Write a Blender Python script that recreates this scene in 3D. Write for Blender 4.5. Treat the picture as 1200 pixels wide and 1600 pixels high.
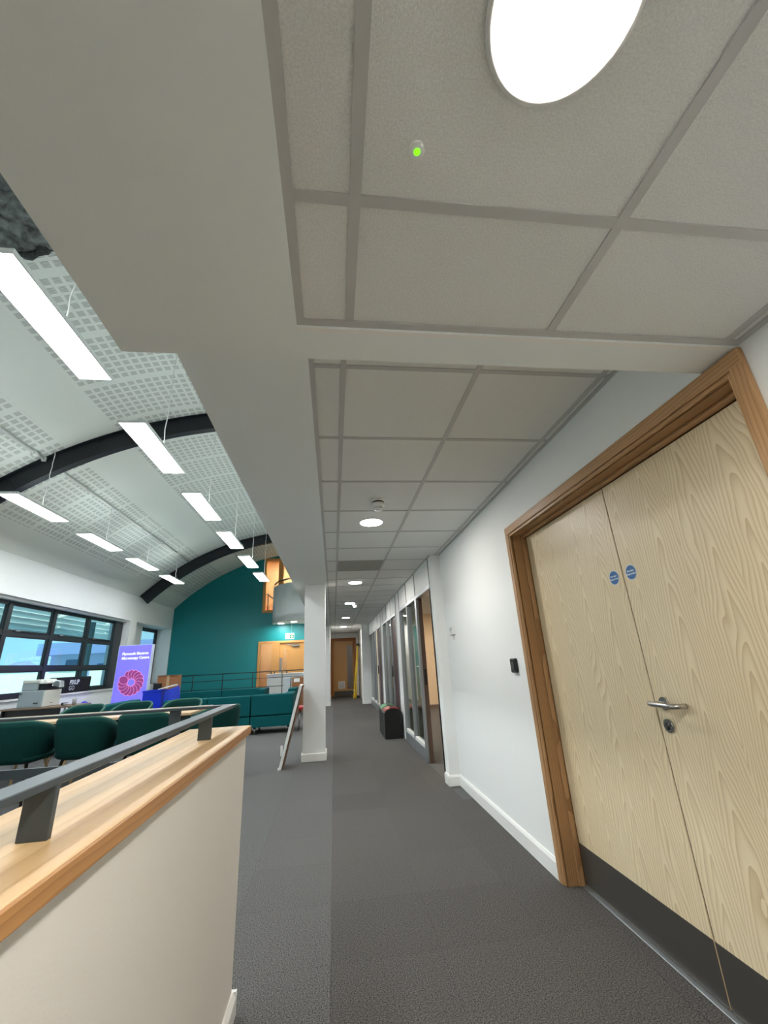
import bpy, bmesh, math, random
from mathutils import Vector, Matrix

random.seed(7)
for o in list(bpy.data.objects):
    bpy.data.objects.remove(o)
scene = bpy.context.scene
C = scene.collection
PI = math.pi

# ------------------------------------------------------------------ camera, world, exposure
CAM_H = 1.25
F_PX, PITCH, YAW, ROLL = 642.62, 0.347253, 0.132477, -0.0528412
cp, sp, cy_, sy_ = math.cos(PITCH), math.sin(PITCH), math.cos(YAW), math.sin(YAW)
fwd = Vector((sy_ * cp, cy_ * cp, sp))
right = Vector((cy_, -sy_, 0))
up = right.cross(fwd)
r2 = math.cos(ROLL) * right + math.sin(ROLL) * up
u2 = -math.sin(ROLL) * right + math.cos(ROLL) * up
cam_d = bpy.data.cameras.new('camera')
cam = bpy.data.objects.new('camera', cam_d)
C.objects.link(cam)
cam_d.sensor_fit = 'VERTICAL'
cam_d.sensor_height = 36.0
cam_d.sensor_width = 27.0
cam_d.lens = 36.0 * F_PX / 1600.0
cam_d.clip_start = 0.02
cam_d.clip_end = 500
M = Matrix((r2, u2, -fwd)).transposed().to_4x4()
M.translation = Vector((0, 0, CAM_H))
cam.matrix_world = M
scene.camera = cam

w = bpy.data.worlds.new('world')
scene.world = w
w.use_nodes = True
wn = w.node_tree.nodes
wl = w.node_tree.links
# clear daytime sky: pale cyan at the horizon, deeper blue overhead
tcw = wn.new('ShaderNodeTexCoord')
spw = wn.new('ShaderNodeSeparateXYZ')
rmp = wn.new('ShaderNodeValToRGB')
wl.new(tcw.outputs['Generated'], spw.inputs[0])
wl.new(spw.outputs[2], rmp.inputs[0])
rmp.color_ramp.elements[0].position = 0.0
rmp.color_ramp.elements[0].color = (0.40, 0.78, 0.98, 1)
rmp.color_ramp.elements[1].position = 0.7
rmp.color_ramp.elements[1].color = (0.16, 0.42, 0.90, 1)
wl.new(rmp.outputs[0], wn['Background'].inputs[0])
SKY = 0.55
wn['Background'].inputs[1].default_value = SKY
sun_d = bpy.data.lights.new('sun', 'SUN')
sun_d.energy = 2.6
sun_d.angle = 0.01
sun_d.color = (1.0, 0.95, 0.86)
sun = bpy.data.objects.new('sun', sun_d)
C.objects.link(sun)
sun.rotation_euler = Vector((-0.55, 0.45, -0.75)).to_track_quat('-Z', 'Y').to_euler()
sun.location = (20, -20, 30)

vs = scene.view_settings
vs.view_transform = 'Standard'
vs.look = 'None'
vs.exposure = 1.45
vs.gamma = 1.0
vs.use_curve_mapping = False
scene.cycles.use_denoising = True
scene.cycles.max_bounces = 10
scene.cycles.diffuse_bounces = 6
scene.cycles.transparent_max_bounces = 16
scene.cycles.caustics_reflective = False
scene.cycles.caustics_refractive = False
scene.cycles.sample_clamp_indirect = 6.0

DOWN_E = 84.0       # corridor downlights
PANEL_E = 12.5      # hall pendant panels

# ------------------------------------------------------------------ materials
def lin(c):
    out = []
    for v in c:
        v = v / 255.0
        out.append(v / 12.92 if v <= 0.04045 else ((v + 0.055) / 1.055) ** 2.4)
    return tuple(out) + (1.0,)

MATS = {}

def mat(name, rgb, rough=0.6, metal=0.0, spec=0.5, emit=None, es=0.0, noise=None, bump=None, var=0.0):
    """noise=(scale, amount) mottles the colour, bump=(scale, strength), var=random tone from object to object"""
    if name in MATS:
        return MATS[name]
    m = bpy.data.materials.new(name)
    m.use_nodes = True
    nt = m.node_tree
    b = nt.nodes['Principled BSDF']
    col = lin(rgb)
    b.inputs['Base Color'].default_value = col
    b.inputs['Roughness'].default_value = rough
    b.inputs['Metallic'].default_value = metal
    b.inputs['Specular IOR Level'].default_value = spec
    if emit:
        b.inputs['Emission Color'].default_value = lin(emit)
        b.inputs['Emission Strength'].default_value = es
    tc = None
    if noise or bump:
        tc = nt.nodes.new('ShaderNodeTexCoord')
    src = None
    if noise:
        n = nt.nodes.new('ShaderNodeTexNoise')
        n.inputs['Scale'].default_value = noise[0]
        n.inputs['Detail'].default_value = 3
        nt.links.new(tc.outputs['Object'], n.inputs['Vector'])
        mx = nt.nodes.new('ShaderNodeMix')
        mx.data_type = 'RGBA'
        k = noise[1]
        mx.inputs[6].default_value = tuple(max(0, v * (1 - k)) for v in col[:3]) + (1,)
        mx.inputs[7].default_value = tuple(min(1, v * (1 + k)) for v in col[:3]) + (1,)
        mr = nt.nodes.new('ShaderNodeMapRange')
        mr.inputs[1].default_value = 0.3
        mr.inputs[2].default_value = 0.7
        nt.links.new(n.outputs[0], mr.inputs[0])
        nt.links.new(mr.outputs[0], mx.inputs[0])
        src = mx.outputs[2]
    if var:
        oi = nt.nodes.new('ShaderNodeObjectInfo')
        hs = nt.nodes.new('ShaderNodeHueSaturation')
        mr = nt.nodes.new('ShaderNodeMapRange')
        mr.inputs[3].default_value = 1 - var
        mr.inputs[4].default_value = 1 + var
        nt.links.new(oi.outputs['Random'], mr.inputs[0])
        nt.links.new(mr.outputs[0], hs.inputs['Value'])
        if src is None:
            hs.inputs['Color'].default_value = col
        else:
            nt.links.new(src, hs.inputs['Color'])
        src = hs.outputs[0]
    if src is not None:
        nt.links.new(src, b.inputs['Base Color'])
    if bump:
        n = nt.nodes.new('ShaderNodeTexNoise')
        n.inputs['Scale'].default_value = bump[0]
        n.inputs['Detail'].default_value = 4
        nt.links.new(tc.outputs['Object'], n.inputs['Vector'])
        bp = nt.nodes.new('ShaderNodeBump')
        bp.inputs['Strength'].default_value = bump[1]
        bp.inputs['Distance'].default_value = 0.01
        nt.links.new(n.outputs[0], bp.inputs['Height'])
        nt.links.new(bp.outputs[0], b.inputs['Normal'])
    MATS[name] = m
    return m

def math_node(nt, op, a, b=None, c=None):
    n = nt.nodes.new('ShaderNodeMath')
    n.operation = op
    for k, v in enumerate((a, b, c)):
        if v is None:
            continue
        if isinstance(v, (int, float)):
            n.inputs[k].default_value = v
        else:
            nt.links.new(v, n.inputs[k])
    return n.outputs[0]

def wood(name, light, dark, axis, across, ring=60.0, flitch=0.0, tilt=0.05, d0=0.12, rough=0.4, contrast=1.0, warp=0.02, flame=0.0):
    """Sawn timber: growth rings around a tilted heart axis cut by the surface.
    axis / across are the object axes along and across the grain; flitch is the veneer leaf width."""
    if name in MATS:
        return MATS[name]
    m = bpy.data.materials.new(name)
    m.use_nodes = True
    nt = m.node_tree
    b = nt.nodes['Principled BSDF']
    b.inputs['Roughness'].default_value = rough
    b.inputs['Specular IOR Level'].default_value = 0.35
    tc = nt.nodes.new('ShaderNodeTexCoord')
    sep = nt.nodes.new('ShaderNodeSeparateXYZ')
    nt.links.new(tc.outputs['Object'], sep.inputs[0])
    L = sep.outputs['XYZ'.index(axis)]
    A = sep.outputs['XYZ'.index(across)]
    other = [k for k in 'XYZ' if k not in (axis, across)][0]
    O = sep.outputs['XYZ'.index(other)]
    comb = nt.nodes.new('ShaderNodeCombineXYZ')
    nt.links.new(math_node(nt, 'MULTIPLY', L, 0.35), comb.inputs[0])
    nt.links.new(A, comb.inputs[1])
    nt.links.new(O, comb.inputs[2])
    n1 = nt.nodes.new('ShaderNodeTexNoise')
    n1.inputs['Scale'].default_value = 6.0
    n1.inputs['Detail'].default_value = 2
    nt.links.new(comb.outputs[0], n1.inputs['Vector'])
    wv = math_node(nt, 'MULTIPLY', math_node(nt, 'SUBTRACT', n1.outputs[0], 0.5), warp * 2)
    if flitch:
        idx = math_node(nt, 'FLOOR', math_node(nt, 'DIVIDE', A, flitch))
        a = math_node(nt, 'SUBTRACT', math_node(nt, 'PINGPONG', A, flitch), flitch * 0.42)
        lo = math_node(nt, 'ADD', L, math_node(nt, 'MULTIPLY', math_node(nt, 'SINE', math_node(nt, 'MULTIPLY', idx, 1.7)), 0.08))
    else:
        a = A
        lo = L
    a = math_node(nt, 'ADD', a, wv)
    if flame:
        # crown-cut veneer: stacked pointed flames, all peaks upward
        r = math_node(nt, 'SQRT', math_node(nt, 'ADD', math_node(nt, 'MULTIPLY', a, a), flame * flame))
        r = math_node(nt, 'ADD', r, math_node(nt, 'MULTIPLY', lo, tilt))
    else:
        h = math_node(nt, 'ADD', math_node(nt, 'MULTIPLY', lo, tilt), d0)
        r = math_node(nt, 'SQRT', math_node(nt, 'ADD', math_node(nt, 'MULTIPLY', a, a), math_node(nt, 'MULTIPLY', h, h)))
    r = math_node(nt, 'ADD', r, math_node(nt, 'MULTIPLY', wv, 0.35))
    ph = math_node(nt, 'FRACT', math_node(nt, 'MULTIPLY', r, ring))
    edge = math_node(nt, 'POWER', ph, 2.2)
    comb2 = nt.nodes.new('ShaderNodeCombineXYZ')
    nt.links.new(math_node(nt, 'MULTIPLY', L, 3.0), comb2.inputs[0])
    nt.links.new(math_node(nt, 'MULTIPLY', A, 120.0), comb2.inputs[1])
    nt.links.new(math_node(nt, 'MULTIPLY', O, 120.0), comb2.inputs[2])
    n2 = nt.nodes.new('ShaderNodeTexNoise')
    n2.inputs['Scale'].default_value = 2.0
    n2.inputs['Detail'].default_value = 2
    nt.links.new(comb2.outputs[0], n2.inputs['Vector'])
    f = math_node(nt, 'ADD', math_node(nt, 'MULTIPLY', edge, 0.62 * contrast), math_node(nt, 'MULTIPLY', n2.outputs[0], 0.38 * contrast))
    n3 = nt.nodes.new('ShaderNodeTexNoise')
    n3.inputs['Scale'].default_value = 1.6
    nt.links.new(comb.outputs[0], n3.inputs['Vector'])
    f = math_node(nt, 'ADD', f, math_node(nt, 'MULTIPLY', math_node(nt, 'SUBTRACT', n3.outputs[0], 0.5), 0.5))
    cl = nt.nodes.new('ShaderNodeClamp')
    nt.links.new(f, cl.inputs[0])
    mx = nt.nodes.new('ShaderNodeMix')
    mx.data_type = 'RGBA'
    mx.inputs[6].default_value = lin(light)
    mx.inputs[7].default_value = lin(dark)
    nt.links.new(cl.outputs[0], mx.inputs[0])
    nt.links.new(mx.outputs[2], b.inputs['Base Color'])
    MATS[name] = m
    return m

def glass(name, tint=(235, 245, 240), refl=0.9):
    if name in MATS:
        return MATS[name]
    m = bpy.data.materials.new(name)
    m.use_nodes = True
    nt = m.node_tree
    nt.nodes.remove(nt.nodes['Principled BSDF'])
    out = nt.nodes['Material Output']
    tr = nt.nodes.new('ShaderNodeBsdfTransparent')
    tr.inputs[0].default_value = lin(tint)
    gl = nt.nodes.new('ShaderNodeBsdfGlossy')
    gl.inputs['Roughness'].default_value = 0.01
    gl.inputs['Color'].default_value = (refl, refl, refl, 1)
    # Schlick reflectance, the same from both sides of a thin pane
    lw = nt.nodes.new('ShaderNodeLayerWeight')
    lw.inputs['Blend'].default_value = 0.5
    fr = math_node(nt, 'ADD', math_node(nt, 'MULTIPLY', math_node(nt, 'POWER', lw.outputs['Facing'], 5.0), 0.96), 0.04)
    ms = nt.nodes.new('ShaderNodeMixShader')
    nt.links.new(fr, ms.inputs[0])
    nt.links.new(tr.outputs[0], ms.inputs[1])
    nt.links.new(gl.outputs[0], ms.inputs[2])
    nt.links.new(ms.outputs[0], out.inputs[0])
    MATS[name] = m
    return m

def emitter(name, rgb, strength):
    if name in MATS:
        return MATS[name]
    m = bpy.data.materials.new(name)
    m.use_nodes = True
    nt = m.node_tree
    nt.nodes.remove(nt.nodes['Principled BSDF'])
    e = nt.nodes.new('ShaderNodeEmission')
    e.inputs[0].default_value = lin(rgb)
    e.inputs[1].default_value = strength
    nt.links.new(e.outputs[0], nt.nodes['Material Output'].inputs[0])
    MATS[name] = m
    return m

WALL = mat('white_wall_paint', (236, 238, 236), 0.7, bump=(180, 0.03))
DADO = mat('dado_wall_paint', (230, 225, 216), 0.6, bump=(160, 0.04))
SOFFIT = mat('soffit_paint', (234, 239, 238), 0.8, bump=(220, 0.02))
TEAL = mat('teal_wall_paint', (0, 130, 135), 0.45, bump=(120, 0.02))
SKIRT = mat('white_gloss_trim', (238, 238, 234), 0.35)
TILE = mat('ceiling_tile_fissured', (230, 231, 228), 0.9, noise=(260, 0.09), bump=(420, 0.35), var=0.02)
TBAR = mat('ceiling_grid_steel', (190, 190, 188), 0.5)
VENT = mat('grey_vent_tile', (160, 160, 152), 0.8, noise=(90, 0.1))
CARPET = mat('carpet_tile_grey', (90, 88, 86), 0.95, spec=0.1, noise=(185, 0.8), bump=(420, 0.35), var=0.05)
CARPET3 = mat('carpet_tile_grey_lighter', (99, 98, 97), 0.95, spec=0.1, noise=(185, 0.8), bump=(420, 0.35), var=0.03)
CARPET2 = mat('carpet_hall_grey', (100, 100, 99), 0.95, spec=0.1, noise=(185, 0.8), bump=(420, 0.35))
DOORW = wood('pale_ash_veneer', (238, 223, 190), (186, 158, 114), 'Z', 'Y', ring=66, flitch=0.21, tilt=0.095, d0=0.02, rough=0.38, contrast=0.88, warp=0.055, flame=0.016)
FRAME = wood('oak_door_frame_upright', (194, 154, 110), (146, 106, 68), 'Z', 'Y', ring=70, tilt=0.02, d0=0.3, rough=0.4)
FRAMEH = wood('oak_door_frame_head', (194, 154, 110), (146, 106, 68), 'Y', 'Z', ring=70, tilt=0.02, d0=0.3, rough=0.4)
FRAMEX = wood('oak_lining_upright', (184, 144, 100), (138, 100, 64), 'Z', 'X', ring=80, tilt=0.012, d0=0.3, rough=0.4, warp=0.012)
FRAMEXH = wood('oak_lining_head', (184, 144, 100), (138, 100, 64), 'Y', 'X', ring=80, tilt=0.012, d0=0.3, rough=0.4, warp=0.012)
CAPW = wood('ash_cap_board', (222, 188, 140), (188, 146, 94), 'Y', 'X', ring=26, tilt=0.012, d0=0.05, rough=0.42, warp=0.03, contrast=.8)
LIP = wood('oak_lipping', (192, 142, 88), (152, 106, 60), 'Y', 'Z', ring=60, tilt=0.01, d0=0.03, rough=0.45, warp=0.01)
OAK = wood('oak_joinery', (208, 160, 98), (174, 124, 66), 'Z', 'X', ring=60, tilt=0.04, d0=0.05, rough=0.4)
OAKH = wood('oak_joinery_rail', (208, 160, 98), (174, 124, 66), 'X', 'Z', ring=60, tilt=0.04, d0=0.05, rough=0.4)
TABLEW = wood('pale_table_top', (226, 196, 160), (200, 166, 124), 'X', 'Y', ring=40, tilt=0.02, d0=0.08, rough=0.35)
LEGW = wood('pale_wooden_leg', (222, 194, 150), (190, 156, 108), 'Z', 'X', ring=60, tilt=0.02, d0=0.05, rough=0.45)
RAIL = mat('graphite_painted_steel', (70, 78, 82), 0.34, metal=0.25, bump=(300, 0.03))
BEAM = mat('black_painted_steel', (22, 27, 32), 0.5, noise=(8, 0.15))
FRAMEB = mat('black_window_frame', (34, 40, 44), 0.4)
ALU = mat('anodised_aluminium', (168, 174, 178), 0.35, metal=0.7)
STEEL = mat('satin_stainless_steel', (190, 188, 184), 0.25, metal=1.0)
KICK = mat('dark_kick_plate', (92, 89, 84), 0.38, metal=0.5)
BLACK = mat('black_plastic', (14, 14, 15), 0.4)
BLACKF = mat('black_fabric', (10, 10, 12), 0.8)
WHITEP = mat('white_plastic', (232, 233, 230), 0.35)
CHAIR = mat('dark_green_upholstery', (4, 54, 50), 0.85, spec=0.2, noise=(60, 0.12))
PIPING = mat('light_green_edge', (44, 92, 80), 0.8)
DLEG = mat('dark_stained_leg', (40, 33, 29), 0.5)
SOFA = mat('teal_sofa_fabric', (0, 80, 84), 0.85, spec=0.2, noise=(70, 0.1))
BLUE = mat('blue_plastic', (22, 52, 205), 0.4)
SIGNB = mat('mandatory_sign_blue', (0, 92, 158), 0.4)
SIGNW = mat('sign_white', (228, 236, 240), 0.5)
CARD = mat('brown_cardboard', (150, 100, 62), 0.85, noise=(25, 0.1))
YELLOW = mat('yellow_fibreglass', (226, 190, 14), 0.45)
GREEN = mat('green_bin_lid', (30, 120, 70), 0.4)
RED = mat('red_bin_lid', (140, 36, 36), 0.4)
BEIGE = mat('warm_office_wall', (236, 218, 190), 0.8)
GLASSW = glass('window_glass_tinted', (232, 242, 240))
GLASSP = glass('partition_glass', (206, 216, 214))
LED = emitter('led_panel_light', (246, 252, 255), PANEL_E)
VAULT_FILL = emitter('vault_fill_glow', (240, 250, 250), 4.5)  # fill glow added on the pendant tops to brighten the vault
DOWN = emitter('downlight_light', (255, 249, 243), DOWN_E)
WARM = emitter('warm_downlight_light', (255, 232, 205), 150.0)

# ------------------------------------------------------------------ mesh helpers
class MB:
    def __init__(self):
        self.bm = bmesh.new()

    def box(self, x0, x1, y0, y1, z0, z1, bev=0.0, seg=1):
        bm = self.bm
        r = bmesh.ops.create_cube(bm, size=1.0)
        vv = r['verts']
        sx, sy, sz = x1 - x0, y1 - y0, z1 - z0
        for v in vv:
            v.co = Vector((x0 + (v.co.x + .5) * sx, y0 + (v.co.y + .5) * sy, z0 + (v.co.z + .5) * sz))
        if bev:
            ed = list({e for v in vv for e in v.link_edges})
            bmesh.ops.bevel(bm, geom=ed, offset=bev, segments=seg, affect='EDGES', profile=0.5)
        return self

    def hexa(self, bottom, top):
        """a solid between two quads given as lists of four points in the same order"""
        bm = self.bm
        a = [bm.verts.new(p) for p in bottom]
        b = [bm.verts.new(p) for p in top]
        bm.faces.new(a[::-1])
        bm.faces.new(b)
        n = len(a)
        for i in range(n):
            bm.faces.new((a[i], a[(i + 1) % n], b[(i + 1) % n], b[i]))
        bmesh.ops.recalc_face_normals(bm, faces=bm.faces)
        return self

    def prism(self, poly, axis, a0, a1):
        """extrude a 2D outline along an axis; poly holds the other two coordinates in xyz order"""
        def P(p, a):
            return {'x': (a, p[0], p[1]), 'y': (p[0], a, p[1]), 'z': (p[0], p[1], a)}[axis]
        return self.hexa([P(p, a0) for p in poly], [P(p, a1) for p in poly])

    def tube(self, p0, p1, r0, r1=None, n=10, cap=True):
        r1 = r0 if r1 is None else r1
        p0, p1 = Vector(p0), Vector(p1)
        d = (p1 - p0).normalized()
        a = d.orthogonal().normalized()
        b = d.cross(a)
        bm = self.bm
        A = [bm.verts.new(p0 + r0 * (math.cos(t) * a + math.sin(t) * b)) for t in [2 * PI * k / n for k in range(n)]]
        B = [bm.verts.new(p1 + r1 * (math.cos(t) * a + math.sin(t) * b)) for t in [2 * PI * k / n for k in range(n)]]
        for k in range(n):
            f = bm.faces.new((A[k], A[(k + 1) % n], B[(k + 1) % n], B[k]))
            f.smooth = True
        if cap:
            bm.faces.new(A[::-1])
            bm.faces.new(B)
        return self

    def path(self, pts, r, n=8):
        pts = [Vector(p) for p in pts]
        bm = self.bm
        rings = []
        a = None
        for i, p in enumerate(pts):
            d = (pts[min(i + 1, len(pts) - 1)] - pts[max(i - 1, 0)]).normalized()
            if a is None:
                a = d.orthogonal().normalized()
            a = (a - d * a.dot(d)).normalized()
            b = d.cross(a)
            rr = r[i] if isinstance(r, (list, tuple)) else r
            rings.append([bm.verts.new(p + rr * (math.cos(t) * a + math.sin(t) * b)) for t in [2 * PI * k / n for k in range(n)]])
        for A, B in zip(rings, rings[1:]):
            for k in range(n):
                f = bm.faces.new((A[k], A[(k + 1) % n], B[(k + 1) % n], B[k]))
                f.smooth = True
        bm.faces.new(rings[0][::-1])
        bm.faces.new(rings[-1])
        return self

    def lathe(self, prof, c=(0, 0, 0), n=24, axis='z', smooth=True):
        """prof: list of (radius, height) along the axis"""
        bm = self.bm
        c = Vector(c)
        rings = []
        for r, h in prof:
            ring = []
            for k in range(n):
                t = 2 * PI * k / n
                p = {'z': (r * math.cos(t), r * math.sin(t), h), 'x': (h, r * math.cos(t), r * math.sin(t)),
                     'y': (r * math.sin(t), h, r * math.cos(t))}[axis]
                ring.append(bm.verts.new(c + Vector(p)))
            rings.append(ring)
        for A, B in zip(rings, rings[1:]):
            for k in range(n):
                f = bm.faces.new((A[k], A[(k + 1) % n], B[(k + 1) % n], B[k]))
                f.smooth = smooth
        bm.faces.new(rings[0][::-1])
        bm.faces.new(rings[-1])
        bmesh.ops.recalc_face_normals(bm, faces=bm.faces)
        return self

    def grid(self, pts, closed_u=False, smooth=True, flip=False):
        bm = self.bm
        V = [[bm.verts.new(p) for p in row] for row in pts]
        for i in range(len(V) - 1):
            m = len(V[i])
            for j in range(m if closed_u else m - 1):
                q = (V[i][j], V[i][(j + 1) % m], V[i + 1][(j + 1) % m], V[i + 1][j])
                f = bm.faces.new(q[::-1] if flip else q)
                f.smooth = smooth
        return self

    def mesh(self, name, material):
        me = bpy.data.meshes.new(name)
        self.bm.to_mesh(me)
        self.bm.free()
        if material:
            me.materials.append(material)
        return me

def put(o, parent=None):
    C.objects.link(o)
    if parent is not None:
        o.parent = parent
        o.matrix_parent_inverse = Matrix.Translation(parent.location).inverted() if parent.parent is None else \
            (Matrix.Translation(parent.parent.location).inverted() if parent.type == 'EMPTY' else Matrix())
    return o

def local(o, parent):
    C.objects.link(o)
    o.parent = parent
    return o

def tag(o, label=None, cat=None, group=None, kind=None):
    if label:
        o['label'] = label
    if cat:
        o['category'] = cat
    if group:
        o['group'] = group
    if kind:
        o['kind'] = kind
    return o

def empty(name, loc, label=None, cat=None, group=None, kind=None):
    o = bpy.data.objects.new(name, None)
    o.location = loc
    o.empty_display_size = 0.1
    C.objects.link(o)
    return tag(o, label, cat, group, kind)

def solid(name, mb, m, label=None, cat=None, group=None, kind=None):
    """a top-level object of one mesh, in world coordinates"""
    o = bpy.data.objects.new(name, mb.mesh(name, m))
    C.objects.link(o)
    return tag(o, label, cat, group, kind)

def part(name, mb, m, parent, label=None):
    """a part in world coordinates under an unrotated thing (or under a part of one)"""
    o = bpy.data.objects.new(name, mb.mesh(name, m))
    C.objects.link(o)
    root = parent
    off = Vector(root.location)
    while root.parent is not None:
        root = root.parent
        off = off + Vector(root.location)
    o.parent = parent
    o.location = -off if parent.parent is None else Vector((0, 0, 0)) - off
    if label:
        o['label'] = label
    return o

def piece(name, me, parent, loc):
    """a repeat of a shared mesh under a parent at the world origin"""
    o = bpy.data.objects.new(name, me)
    C.objects.link(o)
    o.parent = parent
    o.location = loc
    return o

def lpart(name, mb, m, parent, label=None):
    """a part in the local coordinates of its thing"""
    o = bpy.data.objects.new(name, mb.mesh(name, m))
    C.objects.link(o)
    o.parent = parent
    if label:
        o['label'] = label
    return o

def copy_tree(o, parent=None):
    c = o.copy()
    C.objects.link(c)
    if parent is not None:
        c.parent = parent
    for ch in o.children:
        copy_tree(ch, c)
    return c

def text_mesh(name, body, size, m, extrude=0.0008, align='LEFT', shear=0.0, spacing=1.0, bold=0.0):
    cu = bpy.data.curves.new(name, 'FONT')
    cu.body = body
    cu.size = size
    cu.align_x = align
    cu.extrude = extrude
    cu.shear = shear
    cu.space_character = spacing
    cu.offset = bold
    t = bpy.data.objects.new(name, cu)
    C.objects.link(t)
    dg = bpy.context.evaluated_depsgraph_get()
    me = bpy.data.meshes.new_from_object(t.evaluated_get(dg))
    bpy.data.objects.remove(t)
    me.name = name
    me.materials.clear()
    me.materials.append(m)
    return me

def text_part(name, me, parent, origin, xdir, ydir):
    """place flat lettering: origin in world, xdir reading direction, ydir up"""
    o = bpy.data.objects.new(name, me)
    C.objects.link(o)
    x, y = Vector(xdir).normalized(), Vector(ydir).normalized()
    z = x.cross(y)
    mw = Matrix((x, y, z)).transposed().to_4x4()
    mw.translation = Vector(origin)
    off = Vector(parent.location)
    root = parent
    while root.parent is not None:
        root = root.parent
        off = off + Vector(root.location)
    o.parent = parent
    mw.translation = Vector(origin) - off
    o.matrix_basis = mw
    return o

def S(o, label, cat):
    return tag(o, label, cat, None, 'structure')

# ------------------------------------------------------------------ measurements
CEIL = 2.444
LOW = 2.145
XW = 1.305        # door wall
XP = 1.19         # partition / pier face
XS = -0.613       # hall edge of the soffit
XL = -5.90        # window wall
YF = 16.5         # teal wall
YB = -3.6         # behind the camera
VX, VZ, VR = -1.065, -1.2146, 6.728

def vault_z(x, r=VR):
    return VZ + math.sqrt(r * r - (x - VX) ** 2)

# ================================================================== STRUCTURE
# floor: slab pieces around the stair void, carpet tiles laid on it along the corridor
b = MB()
b.box(-5.9, 1.19, 2.2, 18.4, -0.25, -0.006)
b.box(-0.66, 1.32, YB, 2.2, -0.25, -0.006)
b.box(-5.9, -2.7, YB, 2.2, -0.25, -0.006)
b.box(1.19, 5.2, 4.86, 14.6, -0.25, -0.006)
b.box(1.19, 1.32, 2.2, 4.86, -0.25, -0.006)
b.box(1.32, 1.5, 0.9, 2.9, -0.25, -0.012)
floor = S(solid('floor', b, CARPET2), 'grey carpet tile floor running through corridor and hall', 'floor')
tile_me = MB().box(0.0002, 0.4998, 0.0002, 0.4998, -0.006, 0.0, bev=0.0006).mesh('carpet_tile', CARPET)
TX0 = -0.022
tile_l = MB().box(0.0002, 0.4998, 0.0002, 0.4998, -0.006, 0.0, bev=0.0006).mesh('carpet_tile', CARPET3)
for i in range(-1, 3):
    x = TX0 + 0.5 * i
    for j in range(-2, 37):
        y = -0.09 + 0.5 * j
        if i == -1 and y < 2.0:
            continue
        x1 = XW if y < 4.6 else XP
        if x + 0.5 > x1:
            continue
        if y + .5 > 18.1:
            continue
        piece('carpet_tile', tile_me if i >= 0 else tile_l, floor, (x, y, 0))
# cut tiles against the dado wall and the right-hand wall
cutL = MB().box(0.0002, 0.3668, 0.0002, 0.4998, -0.006, 0.0, bev=0.0006).mesh('carpet_tile_cut', CARPET3)
cutR = MB().box(0.0002, 0.3258, 0.0002, 0.4998, -0.006, 0.0, bev=0.0006).mesh('carpet_tile_cut', CARPET)
cutR2 = MB().box(0.0002, 0.2108, 0.0002, 0.4998, -0.006, 0.0, bev=0.0006).mesh('carpet_tile_cut', CARPET)
for j in range(-2, 36):
    y = -0.09 + 0.5 * j
    if y < 2.0:
        piece('carpet_tile', cutL, floor, (TX0 - 0.368, y, 0))
    piece('carpet_tile', cutR if y < 4.4 else cutR2, floor, (TX0 + 1.0, y, 0))
hall_tiles = MB()
hall_tiles.box(-5.9, -0.5222, 2.2, YF, -0.0062, -0.0005)
hall_tiles.box(-0.5222, -0.3905, 2.2, 2.41, -0.0062, -0.0005)
hall_tiles.box(-5.9, -2.7, YB, 2.2, -0.0062, -0.0005)
hall_tiles.box(1.19, 5.2, 4.86, 14.6, -0.0062, -0.0005)
part('hall_carpet', hall_tiles, CARPET2, floor)

# right wall with the double door opening
DY0, DY1, DZ = 0.985, 2.772, 2.062
b = MB()
b.box(XW, 1.50, YB, DY0 - 0.03, 0, 2.75)
b.box(XW, 1.50, DY1 + 0.03, 4.86, 0, 2.75)
b.box(XW, 1.50, DY0 - 0.03, DY1 + 0.03, DZ + 0.03, 2.75)
b.box(XP, 1.50, 4.86, 5.015, 0, 2.75)
S(solid('wall_right', b, WALL), 'white painted corridor wall around the oak double doors', 'wall')
def skirting(mb, x0, x1, y0, y1, h=0.1, t=0.016, side='-x'):
    if side == '-x':
        poly = [(x0, 0), (x0, h), (x0 - t * .4, h), (x0 - t, h - .018), (x0 - t, 0)]
        mb.prism([(p[0], p[1]) for p in poly], 'y', y0, y1)
    elif side == '+x':
        poly = [(x0, 0), (x0, h), (x0 + t * .4, h), (x0 + t, h - .018), (x0 + t, 0)]
        mb.prism(poly, 'y', y0, y1)
    elif side == '-y':
        poly = [(y0, 0), (y0, h), (y0 - t * .4, h), (y0 - t, h - .018), (y0 - t, 0)]
        mb.prism(poly, 'x', x0, x1)
b = MB()
skirting(b, XW, 0, DY1 + 0.07, 4.86)
skirting(b, XW, 0, YB, DY0 - 0.07)
skirting(b, XP - .016, XW, 4.86, 0, side='-y')
skirting(b, XP, 0, 4.845, 5.015)
S(solid('baseboard_right', b, SKIRT), 'white skirting board along the right corridor wall', 'skirting')

# wall behind the camera
b = MB().box(-6.45, 1.5, YB - .15, YB, -2.6, 5.7)
S(solid('wall_behind', b, WALL), 'white wall closing the hall behind the viewpoint', 'wall')

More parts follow.
